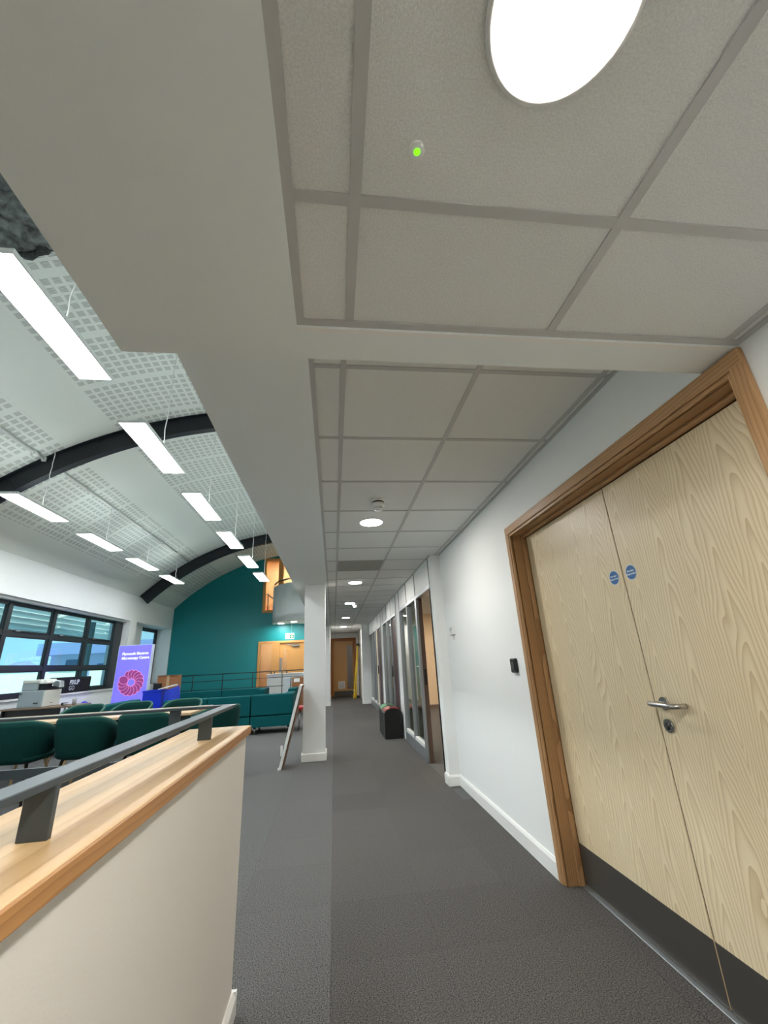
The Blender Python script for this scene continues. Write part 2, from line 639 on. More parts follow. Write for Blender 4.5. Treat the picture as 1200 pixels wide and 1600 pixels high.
# lower ceiling right overhead: plaster margin with a recessed tile grid
b = MB()
b.box(XS, -0.096, YB, 1.055, LOW, 2.62)
b.box(-0.096, XW, 0.925, 1.055, LOW, 2.62)
b.box(-0.096, XW, YB, 0.925, 2.30, 2.62)
low = S(solid('ceiling_low', b, SOFFIT), 'lower plaster ceiling margin overhead around recessed tiles', 'ceiling')
GX = [0.051, 0.651, 1.251]
NZ = 2.152
def tile_mesh(w_, l_, m=TILE, name='ceiling_tile'):
    return MB().box(0, w_, 0, l_, 0, 0.015, bev=0.003).mesh(name, m)
full = tile_mesh(0.594, 0.594)
narrow = tile_mesh(0.134, 0.594)
edge_t = tile_mesh(0.048, 0.594)
half = tile_mesh(0.594, 0.335)
half_n = tile_mesh(0.134, 0.335)
half_e = tile_mesh(0.048, 0.335)
yrow = [0.582 - 0.6 * k for k in range(0, 7)]
for k, y in enumerate(yrow[1:]):
    piece('ceiling_tile', narrow, low, (-0.09, y + .003, NZ + .004))
    piece('ceiling_tile', full, low, (GX[0] + .003, y + .003, NZ + .004))
    piece('ceiling_tile', full, low, (GX[1] + .003, y + .003, NZ + .004))
    piece('ceiling_tile', edge_t, low, (GX[2] + .003, y + .003, NZ + .004))
piece('ceiling_tile', half_n, low, (-0.09, .585, NZ + .004))
piece('ceiling_tile', half, low, (GX[0] + .003, .585, NZ + .004))
piece('ceiling_tile', half, low, (GX[1] + .003, .585, NZ + .004))
piece('ceiling_tile', half_e, low, (GX[2] + .003, .585, NZ + .004))
for x in GX:
    part('grid_runner', MB().box(x - .012, x + .012, YB, 0.925, NZ, NZ + .004), TBAR, low)
xe = [-0.096] + GX + [XW]
for y in yrow:
    for a, c in zip(xe, xe[1:]):
        part('grid_cross_bar', MB().box(a + .012, c - .012, y - .012, y + .012, NZ + .0004, NZ + .0038), TBAR, low)
b = MB()
b.box(-0.096, -0.074, YB, 0.925, NZ - .002, NZ + .003)
b.box(-0.074, XW - .022, 0.903, 0.925, NZ - .002, NZ + .003)
b.box(XW - .022, XW, YB, 0.925, NZ - .002, NZ + .003)
part('edge_trim', b, TBAR, low)
part('plaster_bead', MB().box(-0.096, XW - .001, 0.926, 0.942, LOW - .0025, LOW + .002), SKIRT, low)

# main corridor ceiling
b = MB()
b.box(XS, -0.095, 1.055, 18.4, CEIL, 2.62)
b.box(-0.095, XW + .1, 1.055, 18.4, 2.56, 2.62)
ceil = S(solid('ceiling_corridor', b, SOFFIT), 'suspended tile ceiling with plaster soffit along the corridor', 'ceiling')
GZ = CEIL + .003
tile_f = full
tile_n = narrow
tile_e = edge_t
y0 = 1.455
rows = [y0 + 0.6 * k for k in range(-1, 28)]
vent_me = tile_mesh(0.575, 0.575, VENT, 'vent_tile')
for y in rows:
    if y < 1.0:
        # cut row against the dropped beam
        for me, x in ((tile_mesh(.134, .385), -.089), (tile_mesh(.594, .385), GX[0] + .003), (tile_mesh(.594, .385), GX[1] + .003), (tile_mesh(.048, .385), GX[2] + .003)):
            piece('ceiling_tile', me, ceil, (x, 1.067, GZ + .004))
        continue
    piece('ceiling_tile', tile_n, ceil, (-0.089, y + .003, GZ + .004))
    if abs(y - 5.055) < .05:
        piece('vent_tile', vent_me, ceil, (GX[0] + .0125, y + .0125, GZ - .003))
    else:
        piece('ceiling_tile', tile_f, ceil, (GX[0] + .003, y + .003, GZ + .004))
    piece('ceiling_tile', tile_f, ceil, (GX[1] + .003, y + .003, GZ + .004))
    if y < 4.7:
        piece('ceiling_tile', tile_e, ceil, (GX[2] + .003, y + .003, GZ + .004))
for x in GX:
    part('grid_runner', MB().box(x - .012, x + .012, 1.055, 18.15 if x < 1.1 else 4.86, GZ, GZ + .004), TBAR, ceil)
xe = [-0.095] + GX + [XW]
for y in rows[1:]:
    for a, c in zip(xe, xe[1:]):
        if y > 4.8 and c == XW:
            continue
        part('grid_cross_bar', MB().box(a + .012, c - .012, y - .012, y + .012, GZ + .0004, GZ + .0038), TBAR, ceil)
b = MB()
b.box(-0.095, -0.073, 1.055, 18.15, GZ - .002, GZ + .003)
b.box(XW - .022, XW, 1.055, 4.86, GZ - .002, GZ + .003)
b.box(XP - .022, XP, 4.86, 14.4, GZ - .002, GZ + .003)
part('edge_trim', b, TBAR, ceil)

# hall side of the upper storey, above the soffit
b = MB().box(XS, -0.5, YB, YF, 2.62, 5.62)
S(solid('wall_upper', b, WALL), 'white upper storey wall above the corridor soffit', 'wall')

# barrel vault with perforated acoustic boards
def vault_material():
    m = bpy.data.materials.new('perforated_acoustic_board')
    m.use_nodes = True
    nt = m.node_tree
    bs = nt.nodes['Principled BSDF']
    bs.inputs['Roughness'].default_value = 0.85
    uv = nt.nodes.new('ShaderNodeUVMap')
    sp_ = nt.nodes.new('ShaderNodeSeparateXYZ')
    nt.links.new(uv.outputs[0], sp_.inputs[0])
    s, y = sp_.outputs[0], sp_.outputs[1]
    def inside(v, lo, hi):
        return math_node(nt, 'MULTIPLY', math_node(nt, 'GREATER_THAN', v, lo), math_node(nt, 'LESS_THAN', v, hi))
    P = 0.1145
    # across the vault: two perforated bands with plain board between
    band = math_node(nt, 'ADD', inside(s, -2.505, -0.90), inside(s, -4.83, -3.28))
    u = math_node(nt, 'FRACT', math_node(nt, 'DIVIDE', math_node(nt, 'ADD', s, 10 * P + 1.87 + P / 2), P))
    # along the hall: groups of seven, then a plain strip
    yy = math_node(nt, 'MODULO', math_node(nt, 'ADD', y, 0.864 * 10 - 3.657 + 0.057), 0.864)
    grp = math_node(nt, 'LESS_THAN', yy, 0.113 * 7)
    v = math_node(nt, 'FRACT', math_node(nt, 'DIVIDE', yy, 0.113))
    sq = math_node(nt, 'MULTIPLY', inside(u, 0.16, 0.84), inside(v, 0.16, 0.84))
    slot = math_node(nt, 'LESS_THAN', math_node(nt, 'FRACT', math_node(nt, 'DIVIDE', math_node(nt, 'SUBTRACT', v, 0.16), 0.1134)), 0.5)
    f = math_node(nt, 'MULTIPLY', math_node(nt, 'MULTIPLY', band, grp), math_node(nt, 'MULTIPLY', sq, slot))
    mx = nt.nodes.new('ShaderNodeMix')
    mx.data_type = 'RGBA'
    mx.inputs[6].default_value = lin((222, 228, 222))
    mx.inputs[7].default_value = lin((150, 154, 150))
    nt.links.new(f, mx.inputs[0])
    nt.links.new(mx.outputs[2], bs.inputs['Base Color'])
    return m
VAULT = vault_material()
bm = bmesh.new()
uvl = bm.loops.layers.uv.new('UVMap')
NA = 72
t0 = math.atan2(XL - 0.0 - VX, vault_z(XL) - VZ)
t1 = math.atan2(-0.5 - VX, vault_z(-0.5) - VZ)
ys = [YB, YF]
ths = [t0 + (t1 - t0) * k / NA for k in range(NA + 1)]
for t, tn in zip(ths, ths[1:]):
    q = [(t, YB), (tn, YB), (tn, YF), (t, YF)]
    vv = [bm.verts.new((VX + VR * math.sin(a), yv, VZ + VR * math.cos(a))) for a, yv in q]
    f = bm.faces.new(vv[::-1])
    f.smooth = True
    for lp, (a, yv) in zip(f.loops, q[::-1]):
        lp[uvl].uv = (a * VR, yv)
for t, tn in zip(ths, ths[1:]):
    vv = [bm.verts.new((VX + (VR + .2) * math.sin(a), yv, VZ + (VR + .2) * math.cos(a))) for a, yv in [(t, YB), (tn, YB), (tn, YF), (t, YF)]]
    bm.faces.new(vv)
bmesh.ops.remove_doubles(bm, verts=bm.verts, dist=1e-4)
me = bpy.data.meshes.new('ceiling_vault')
bm.to_mesh(me)
bm.free()
me.materials.append(VAULT)
vault = bpy.data.objects.new('ceiling_vault', me)
C.objects.link(vault)
S(vault, 'pale barrel vaulted hall ceiling of perforated acoustic boards', 'ceiling')

# crinkled insulation blanket hanging under the near end of the vault
INSUL = mat('crinkled_foil_insulation', (96, 102, 100), 0.5, metal=0.3, noise=(14, 0.7), bump=(20, 1.0))
root = empty('insulation_blanket', (-2.9, 3.3, 5.1), 'crumpled dark silver insulation hanging under the near vault', 'insulation')
def crumple(u, v):
    return (math.sin(9 * u + 4 * math.sin(6.3 * v + 2 * u)) * .5 + math.sin(23 * v + 3 * math.sin(11 * u)) * .3 + math.sin(41 * u - 17 * v) * .2)
pts = []
for i in range(90):
    t = -0.46 + 0.36 * i / 89
    row = []
    for j in range(80):
        yv = 1.9 + (3.22 - 1.9) * j / 79
        rr = VR - 0.12 - 0.045 * crumple(t * 7, yv * 1.3) - random.random() * 0.018
        row.append((VX + rr * math.sin(t), yv, VZ + rr * math.cos(t)))
    pts.append(row)
part('blanket', MB().grid(pts, flip=True), INSUL, root)
b = MB()
for q in range(3):
    line = []
    for i in range(70):
        t = -0.46 + 0.36 * i / 69
        rr = VR - .05 - .03 * q + .02 * math.sin(i * .9 + q * 2)
        line.append((VX + rr * math.sin(t), 3.19 + .03 * q + .018 * math.sin(i * .55 + q), VZ + rr * math.cos(t)))
    b.path(line, [.04 + .016 * math.sin(i * 1.3 + q) for i in range(70)], 8)
part('rolled_edge', b, mat('charcoal_wool', (48, 52, 52), .8, noise=(60, .6), bump=(60, 1.0)), root)

# arched black steel ribs
def rib(y, label):
    root = empty('arched_beam', (XL, y, 3.1), label, 'beam', 'arched black ribs under the vault')
    b = MB()
    a0, a1 = t0 + .004, t1 + 0.02
    for r0_, r1_, hy in ((VR - .012, VR - .30, .012),):
        out, inn = [], []
        P = [[], [], [], []]
        for k in range(61):
            a = a0 + (a1 - a0) * k / 60
            for q, (rr, yy) in enumerate(((r0_, y - hy), (r1_, y - hy), (r1_, y + hy), (r0_, y + hy))):
                P[q].append((VX + rr * math.sin(a), yy, VZ + rr * math.cos(a)))
        rows_ = [[P[q][k] for q in range(4)] for k in range(61)]
        b.grid(rows_, closed_u=True, smooth=False)
        b.bm.verts.ensure_lookup_table()
        b.bm.faces.new([b.bm.verts[q] for q in range(4)])
        b.bm.faces.new([b.bm.verts[-4 + q] for q in range(4)][::-1])
    bmesh.ops.recalc_face_normals(b.bm, faces=b.bm.faces)
    part('web_plate', b, BEAM, root)
    for rr0, rr1 in ((VR - .004, VR - .016), (VR - .296, VR - .312)):
        b = MB()
        rows_ = []
        for k in range(61):
            a = a0 + (a1 - a0) * k / 60
            rows_.append([(VX + rr * math.sin(a), yy, VZ + rr * math.cos(a)) for rr, yy in
                          ((rr0, y - .06), (rr1, y - .06), (rr1, y + .06), (rr0, y + .06))])
        b.grid(rows_, closed_u=True, smooth=False)
        bmesh.ops.recalc_face_normals(b.bm, faces=b.bm.faces)
        part('flange', b, BEAM, root)
    for k in range(9):
        a = a0 + (a1 - a0) * (k + .7) / 9
        rad = Vector((math.sin(a), 0, math.cos(a)))
        c = Vector((VX, y, VZ))
        b = MB()
        b.tube(c + rad * (VR - .296) - Vector((0, .014, 0)), c + rad * (VR - .012) - Vector((0, .014, 0)), .004, n=5)
        part('stiffener', b, BEAM, root)
rib(6.45, 'black arched steel rib nearest, crossing the vault behind the first lights')
rib(13.55, 'black arched steel rib farther off, near the teal wall')

# conduit along the vault
a = -3.66 / VR
root = empty('ceiling_conduit', (VX + (VR - .03) * math.sin(a), 3.4, VZ + (VR - .03) * math.cos(a)), 'thin white conduit pipe running along the vaulted ceiling', 'pipe')
cx, cz = VX + (VR - .035) * math.sin(a), VZ + (VR - .035) * math.cos(a)
part('pipe', MB().tube((cx, 3.5, cz), (cx, 6.37, cz), .022), WHITEP, root)
part('pipe', MB().tube((cx, 6.53, cz), (cx, 13.4, cz), .022), WHITEP, root)
for y in (6.2, 6.75):
    part('coupling', MB().tube((cx, y - .05, cz), (cx, y + .05, cz), .04), WHITEP, root)
for k in range(8):
    y = 4.0 + k * 1.2
    part('clip', MB().box(cx - .03, cx + .03, y - .015, y + .015, cz - .026, cz + .05), WHITEP, root)

# left wall with the window openings
W1A, W1B, W1Z0, W1Z1 = 1.9, 13.2, 0.93, 2.73
W2A, W2B = 13.62, 16.45
ZT = vault_z(XL) + .05
b = MB()
b.box(-6.45, XL, YB, W1A, -2.6, ZT)
b.box(-6.45, XL, W1A, YF, -.25, W1Z0)
b.box(-6.45, XL, W1A, YF, W1Z1, ZT)
b.box(-6.45, XL, W1B, W2A, W1Z0, W1Z1)
b.box(-6.45, -6.25, W2A, 14.88, W1Z0, W1Z1)
b.box(-6.45, XL, W2B, YF, W1Z0, W1Z1)
S(solid('wall_left', b, WALL), 'white hall wall with the black framed windows', 'wall')

def window(name, xf, edges, z0, z1, trans, label, endpost=0.0, awning=True):
    root = empty(name, (xf, edges[0], z0), label, 'window', None, 'structure')
    b = MB()
    d = .07
    b.box(xf - d, xf, edges[0], edges[-1] + endpost, z0, z0 + .075)
    part('frame_rail', b, FRAMEB, root)
    part('frame_rail', MB().box(xf - d, xf, edges[0], edges[-1] + endpost, z1 - .085, z1), FRAMEB, root)
    for z in trans:
        part('transom', MB().box(xf - d, xf + .005, edges[0], edges[-1], z - .045, z + .045), FRAMEB, root)
    for k, y in enumerate(edges):
        if k == len(edges) - 1 and endpost:
            part('end_post', MB().box(xf - d, xf + .01, y - .06, y + endpost, z0, z1), FRAMEB, root)
        else:
            part('mullion', MB().box(xf - d, xf + .01, y - .055, y + .055, z0, z1), FRAMEB, root)
    zs = [z0] + list(trans) + [z1]
    for ya, yb in zip(edges, edges[1:]):
        for q, (za, zb) in enumerate(zip(zs, zs[1:])):
            p = part('pane', MB().box(xf - .045, xf - .035, ya + .05, yb - .05, za + .04, zb - .04), GLASSW, root)
            # slim casement bead round each light
            b = MB()
            t = .022
            y_0, y_1, z_0, z_1 = ya + .055, yb - .055, za + (.075 if q == 0 else .045), zb - (.085 if q == len(zs) - 2 else .045)
            b.box(xf - .05, xf - .012, y_0, y_0 + t, z_0, z_1)
            b.box(xf - .05, xf - .012, y_1 - t, y_1, z_0, z_1)
            b.box(xf - .05, xf - .012, y_0, y_1, z_0, z_0 + t)
            b.box(xf - .05, xf - .012, y_0, y_1, z_1 - t, z_1)
            part('glazing_bead', b, FRAMEB, root)
            if awning and q == len(zs) - 2:
                yc = (ya + yb) / 2
                part('stay_handle', MB().box(xf + .005, xf + .035, ya + .2, yb - .15, za + .035, za + .05), FRAMEB, root)
                part('catch', MB().box(xf + .005, xf + .045, ya + .22, ya + .34, za + .04, za + .07), ALU, root)
    return root
edges = [12.83 - 1.362 * k for k in range(8, -1, -1)]
window('window_1', -6.1, edges, W1Z0, W1Z1 - .01, [1.46, 2.10], 'long black framed strip window over the printer desk', endpost=.37)
b = MB().box(-6.12, XL + .03, W1A, W1B, W1Z0 - .035, W1Z0 + .0)
S(solid('trim_1', b, SKIRT), 'white window sill board under the long strip window', 'sill')
b = MB().box(-6.08, -5.98, W1A, W1B, W1Z1 - .05, W1Z1)
S(solid('trim_2', b, SKIRT), 'white blind track under the head of the strip window', 'trim')
window('window_2', -6.38, [14.9, 16.42], W1Z0, W1Z1 - .01, [1.46, 2.06], 'narrow black framed window beside the teal wall', awning=False)
b = MB().box(-6.38, XL + .03, W2A, W2B, W1Z0 - .035, W1Z0)
S(solid('trim_3', b, SKIRT), 'white sill board of the narrow window by teal wall', 'sill')

# teal end wall with doorway and upper glazed opening
TDX0, TDX1, TDZ = -2.775, -1.05, 2.155
TWX0, TWX1, TWZ0, TWZ1 = -2.70, -1.2, 3.2, 5.32
b = MB()
b.box(-6.45, TDX0, YF, YF + .2, -.25, 5.75)
b.box(TDX1, -0.12, YF, YF + .2, -.25, 5.75)
b.box(TDX0, TDX1, YF, YF + .2, TDZ, TWZ0)
b.box(TDX0, TWX0, YF, YF + .2, TWZ0, 5.75)
b.box(TWX1, TDX1, YF, YF + .2, TWZ0, 5.75)
b.box(TWX0, TWX1, YF, YF + .2, TWZ1, 5.75)
S(solid('wall_far', b, TEAL), 'teal painted gable wall at the end of the hall', 'wall')

# doors in the teal wall
root = empty('door_2', ((TDX0 + TDX1) / 2, YF, 0), 'oak door with side glass panel in the teal wall', 'door', None, 'structure')
y = YF
for x0, x1 in ((TDX0, TDX0 + .075), (TDX1 - .075, TDX1)):
    part('jamb', MB().box(x0, x1, y - .03, y + .15, 0, TDZ), OAK, root)
part('head', MB().box(TDX0 + .075, TDX1 - .075, y - .03, y + .15, TDZ - .075, TDZ), OAKH, root)
part('mullion', MB().box(-2.27, -2.0, y - .02, y + .12, 0, TDZ - .075), OAK, root)
part('side_pane', MB().box(TDX0 + .075, -2.27, y + .05, y + .06, .05, TDZ - .075), GLASSP, root)
lf = MB()
lf.box(-1.995, -1.855, y + .03, y + .075, .01, TDZ - .08)
lf.box(-1.735, TDX1 - .08, y + .03, y + .075, .01, TDZ - .08)
lf.box(-1.855, -1.735, y + .03, y + .075, 1.86, TDZ - .08)
lf.box(-1.855, -1.735, y + .03, y + .075, .01, .7)
leaf = part('leaf', lf, OAK, root)
part('vision_pane', MB().box(-1.855, -1.735, y + .05, y + .056, .7, 1.86), GLASSP, root)
part('push_plate', MB().box(-1.985, -1.90, y + .024, y + .03, .9, 1.55), STEEL, root)
part('door_closer', MB().box(-1.55, -1.27, y - .03, y + .03, 1.93, 2.0, bev=.01), STEEL, root)
part('closer_arm', MB().box(-1.75, -1.5, y - .02, y - .01, 2.01, 2.03), STEEL, root)
# lobby behind the teal wall doors
b = MB()
b.box(-3.6, -0.3, 18.3, 18.4, -.25, 5.75)
b.box(-3.7, -3.6, YF + .2, 18.4, -.25, 5.75)
b.box(-3.6, -0.3, YF + .2, 18.3, -.25, -.01)
b.box(-3.6, -0.3, YF + .2, 18.3, 2.75, 2.95)
b.box(-3.6, -0.3, YF + .2, 18.3, 5.6, 5.75)
b.box(-0.3, -0.2, YF + .2, 18.3, -.25, 5.75)
S(solid('wall_lobby', b, mat('peach_lobby_wall', (232, 186, 150), .7)), 'warm peach walls of the lobby seen through the doors', 'wall')
# upper oak framed opening with a pane and stair rail beyond
root = empty('window_3', ((TWX0 + TWX1) / 2, YF, TWZ0), 'oak framed internal window high on the teal wall', 'window', None, 'structure')
fw = .1
part('frame_post', MB().box(TWX0, TWX0 + fw, y - .02, y + .16, TWZ0, TWZ1), OAK, root)
part('frame_post', MB().box(TWX1 - fw, TWX1, y - .02, y + .16, TWZ0, TWZ1), OAK, root)
part('frame_rail', MB().box(TWX0 + fw, TWX1 - fw, y - .02, y + .16, TWZ0, TWZ0 + fw), OAKH, root)
part('frame_rail', MB().box(TWX0 + fw, TWX1 - fw, y - .02, y + .16, TWZ1 - fw, TWZ1), OAKH, root)
part('mullion', MB().box(-2.13, -1.95, y - .01, y + .12, TWZ0 + fw, TWZ1 - fw), OAK, root)
part('pane', MB().box(TWX0 + fw, -2.13, y + .05, y + .058, TWZ0 + fw, TWZ1 - fw), GLASSP, root)
part('pane', MB().box(-1.95, TWX1 - fw, y + .05, y + .058, TWZ0 + fw, TWZ1 - fw), GLASSP, root)
root = empty('stair_rail', (-2.4, 17.3, 2.95), 'dark sloping stair rail behind the high oak window', 'railing')
part('handrail', MB().tube((-2.66, 17.3, 4.05), (-2.3, 17.3, 3.75), .025), BEAM, root)
part('post', MB().tube((-2.3, 17.3, 2.95), (-2.3, 17.3, 3.75), .02), BEAM, root)
part('post', MB().tube((-2.62, 17.3, 2.95), (-2.62, 17.3, 4.02), .02), BEAM, root)

# corridor end: piers, side walls, end wall with door
YE = 18.15
ED0, ED1, EDZ = -0.13, 0.93, 2.24
b = MB()
b.box(-0.3, -0.117, YE, YE + .2, 0, 2.62)
b.box(ED1, 1.6, YE, YE + .2, 0, 2.62)
b.box(-0.117, ED1, YE, YE + .2, EDZ, 2.62)
S(solid('wall_end', b, WALL), 'white wall closing the far end of the corridor', 'wall')
b = MB()
b.box(-0.29, -0.117, 14.45, YE, 0, CEIL)
S(solid('wall_corridor_left', b, WALL), 'white corridor wall and pier beyond the sofas', 'wall')
b = MB()
skirting(b, -0.117, 0, 14.45, YE, side='+x')
skirting(b, -0.29, -0.117, 14.45, 0, side='-y')
S(solid('baseboard_left', b, SKIRT), 'white skirting on the far left corridor pier', 'skirting')
b = MB()
b.box(1.02, 1.19, 14.75, YE, 0, CEIL + .02)
b.box(0.935, 1.25, 14.37, 14.75, 0, CEIL + .02)
S(solid('wall_corridor_right', b, WALL), 'white corridor pier and wall past the glazed partition', 'wall')
b = MB()
skirting(b, 0.935, 1.19, 14.37, 0, side='-y')
skirting(b, 0.935, 0, 14.36, 14.75)
skirting(b, 1.02, 0, 14.75, YE)
S(solid('baseboard_end', b, SKIRT), 'white skirting on the far right corridor pier', 'skirting')

root = empty('door_3', (.4, YE, 0), 'oak door with grille at the far corridor end', 'door', None, 'structure')
FR2 = wood('oak_frame_deep', (176, 110, 46), (140, 82, 30), 'Z', 'X', ring=60, tilt=.03, d0=.05)
FR2H = wood('oak_frame_deep_head', (176, 110, 46), (140, 82, 30), 'X', 'Z', ring=60, tilt=.03, d0=.05)
part('jamb', MB().box(-.117, 0.0, YE - .03, YE + .12, 0, EDZ), FR2, root)
part('jamb', MB().box(.83, ED1, YE - .03, YE + .12, 0, EDZ), FR2, root)
part('head', MB().box(0.0, .83, YE - .03, YE + .12, EDZ - .11, EDZ), FR2H, root)
lf = MB()
lf.box(0.004, .55, YE + .03, YE + .075, .01, EDZ - .115)
lf.box(.78, .826, YE + .03, YE + .075, .01, EDZ - .115)
lf.box(.55, .78, YE + .03, YE + .075, 1.95, EDZ - .115)
lf.box(.55, .78, YE + .03, YE + .075, .01, .25)
part('leaf', lf, OAK, root)
part('vision_pane', MB().box(.55, .78, YE + .045, YE + .055, .25, 1.95), mat('grey_mirrored_pane', (128, 118, 112), .15, metal=.3), root)
part('kick_plate', MB().box(.01, .8, YE + .026, YE + .031, .02, .2), KICK, root)
g = part('vent_grille', MB().box(.19, .45, YE + .015, YE + .031, .28, .56, bev=.004), WHITEP, root)
for x in (.225, .335):
    for k in range(6):
        part('louvre', MB().box(x, x + .085, YE + .011, YE + .016, .325 + k * .035, .342 + k * .035), mat('grille_grey', (140, 140, 140), .5), g)

b = MB()  # closed box added so no bright sky shows through the door gap
b.box(-.3, 1.6, YE + .5, YE + .6, 0, 2.7)
b.box(-.4, -.3, YE + .2, YE + .6, 0, 2.7)
b.box(1.2, 1.3, YE, YE + .6, 0, 2.7)
b.box(-.3, 1.3, YE, YE + .6, 2.62, 2.7)
b.box(-.3, 1.3, YE, YE + .6, -.2, -.01)
S(solid('wall_end_blocker', b, WALL), 'added box blocking sky light behind the far oak door', 'wall')
b = MB()  # closed box added to keep sunlight from leaking between the door leaves
b.box(1.75, 1.85, .8, 2.95, 0, 2.7)
b.box(1.5, 1.75, .8, .9, 0, 2.7)
b.box(1.5, 1.75, 2.85, 2.95, 0, 2.7)
b.box(1.5, 1.75, .9, 2.85, 2.6, 2.7)
b.box(1.5, 1.75, .9, 2.85, -.1, -.01)
S(solid('wall_door_blocker', b, WALL), 'added box blocking sunlight behind the double doors', 'wall')
# office behind the partition
b = MB()
b.box(1.25, 5.2, 14.6, 14.75, 0, 2.75)
b.box(1.19, 5.2, 11.85, 12.0, 0, 2.75)
b.box(5.2, 5.35, 4.86, 14.6, 0, 2.75)
b.box(1.50, 5.2, 4.80, 4.86, 0, 2.75)
S(solid('wall_office', b, BEIGE), 'warm lit beige office wall seen through the open doorway', 'wall')
b = MB().box(1.25, 5.2, 4.86, 14.6, 2.45, 2.6)
S(solid('ceiling_office', b, TILE), 'office ceiling behind the glazed partition', 'ceiling')
b = MB()
skirting(b, 1.3, 5.2, 11.85, 0, side='-y')
S(solid('baseboard_office', b, mat('brown_skirting', (120, 106, 98), .5)), 'dark skirting along the office back wall', 'skirting')

# ================================================================== GLAZED PARTITION
PZ = 2.07
root = empty('glazed_partition', (XP, 9.6, 0), 'aluminium framed glazed office partition along the corridor', 'partition')
bounds = [5.02, 5.99, 6.765, 7.57, 8.0, 8.785, 9.53, 10.275, 10.73, 11.56, 12.32, 13.17, 14.37]
PAN = mat('white_partition_panel', (228, 230, 228), .5)
for k, (a, c) in enumerate(zip(bounds, bounds[1:])):
    solidp = k in (3, 7)
    z0 = 0 if solidp else PZ
    part('filler_panel' if solidp else 'head_panel', MB().box(XP, XP + .05, a + .016, c - .016, z0 + (.0 if solidp else .06), CEIL + .004, bev=.002), PAN, root)
    part('gasket', MB().box(XP - .004, XP + .05, a - .014, a + .014, PZ + .055 if not solidp else 0, CEIL + .003), BLACK, root)
    if solidp:
        continue
    part('head_rail', MB().box(XP - .008, XP + .07, a, c, PZ, PZ + .055, bev=.003), ALU, root)
    if k in (0, 4, 8):
        continue
    part('base_rail', MB().box(XP - .008, XP + .07, a, c, 0.0, .15, bev=.003), ALU, root)
    part('glazing_bead', MB().box(XP - .0, XP + .06, a + .02, c - .02, .15, .185), WHITEP, root)
    part('glass_pane', MB().box(XP + .028, XP + .036, a + .02, c - .02, .18, PZ), GLASSP, root)
for k, y in enumerate(bounds[:-1]):
    if k in (3, 7):
        w0, w1 = -.04, .0
    elif k in (4, 8):
        w0, w1 = 0, .04
    elif k == 0:
        w0, w1 = 0, .012
    else:
        w0, w1 = -.024, .024
    if k == 1:
        w0, w1 = -.07, .03
    part('mullion', MB().box(XP - .01, XP + .07, y + w0, y + w1, 0, PZ, bev=.003), ALU if k else BLACK, root)
DJ = mat('brown_door_edge', (92, 74, 64), .5)
part('shadow_gap', MB().box(XP - .002, XP + .06, 5.008, 5.024, 0, CEIL), BLACK, root)
part('door_lining', MB().box(XP + .02, XP + .072, 5.895, 5.92, 0, PZ), DJ, root)
part('strike_plate', MB().box(XP + .03, XP + .06, 5.89, 5.896, .92, 1.12), BLACK, root)
for (a, c) in ((8.04, 8.76), (10.77, 11.53)):
    dlf = part('door_leaf', MB().box(XP + .02, XP + .06, a, c, .01, PZ - .01, bev=.003), mat('dark_maroon_door', (66, 40, 42), .45), root)
    part('handle', MB().tube((XP - .03, c - .1, .95), (XP - .03, c - .1, 1.15), .012), BLACK, dlf)

# ================================================================== DOUBLE DOORS
root = empty('door_1', (XW, (DY0 + DY1) / 2, 0), 'pale ash veneered double doors in a moulded oak frame', 'door', None, 'structure')
XA = XW - .02
AW = .07
def arch_poly(y0, y1):
    # stepped moulding outline across the architrave: (x, y)
    return None
# architraves, each with a thicker outer band and a thin inner bead
part('architrave', MB().box(XA, XW, DY1 - .002 + .022, DY1 + AW, 0, DZ + AW, bev=.005, seg=2), FRAME, root)
part('architrave', MB().box(XA, XW, DY0 - AW, DY0 + .002 - .022, 0, DZ + AW, bev=.005, seg=2), FRAME, root)
part('architrave', MB().box(XA - .001, XW, DY0 - AW + .001, DY1 + AW - .001, DZ + .02, DZ + AW + .008, bev=.005, seg=2), FRAMEH, root)
part('bead', MB().box(XA + .006, XW, DY1 + .004, DY1 + .022, 0, DZ + .02, bev=.003), FRAME, root)
part('bead', MB().box(XA + .006, XW, DY0 - .022, DY0 - .004, 0, DZ + .02, bev=.003), FRAME, root)
part('bead', MB().box(XA + .0065, XW, DY0 - .004, DY1 + .004, DZ + .002, DZ + .02, bev=.003), FRAMEH, root)
part('lining', MB().box(XW + .004, 1.497, DY1, DY1 + .03, 0, DZ + .03), FRAMEX, root)
part('lining', MB().box(XW + .004, 1.497, DY0 - .03, DY0, 0, DZ + .03), FRAMEX, root)
part('lining', MB().box(XW + .004, 1.497, DY0, DY1, DZ, DZ + .03), FRAMEXH, root)
XD = 1.4056
part('door_stop', MB().box(XD - .034, XD - .004, DY1 - .014, DY1, 0, DZ - .0, bev=.002), FRAME, root)
part('door_stop', MB().box(XD - .034, XD - .004, DY0, DY0 + .014, 0, DZ - .0, bev=.002), FRAME, root)
part('door_stop', MB().box(XD - .034, XD - .004, DY0 + .014, DY1 - .014, DZ - .014, DZ, bev=.002), FRAMEH, root)
YG = 1.8465
leafA = part('leaf', MB().box(XD, XD + .044, YG + .0035, DY1 - .015, .008, 2.045, bev=.0015), DOORW, root)
leafB = part('leaf', MB().box(XD, XD + .044, DY0 + .015, YG - .0035, .008, 2.045, bev=.0015), DOORW, root)
part('gap_shade_strip', MB().box(XD + .004, XD + .025, YG - .0034, YG + .0034, .21, 2.045), BLACK, root)  # black strip added to darken the leaf gap, standing in for shade
part('meeting_edge', MB().box(XD + .025, XD + .046, YG - .01, YG + .01, .008, 2.045), DLEG, root)
part('kick_plate', MB().box(XD - .0015, XD, YG + .004, DY1 - .019, .012, .205), KICK, leafA)
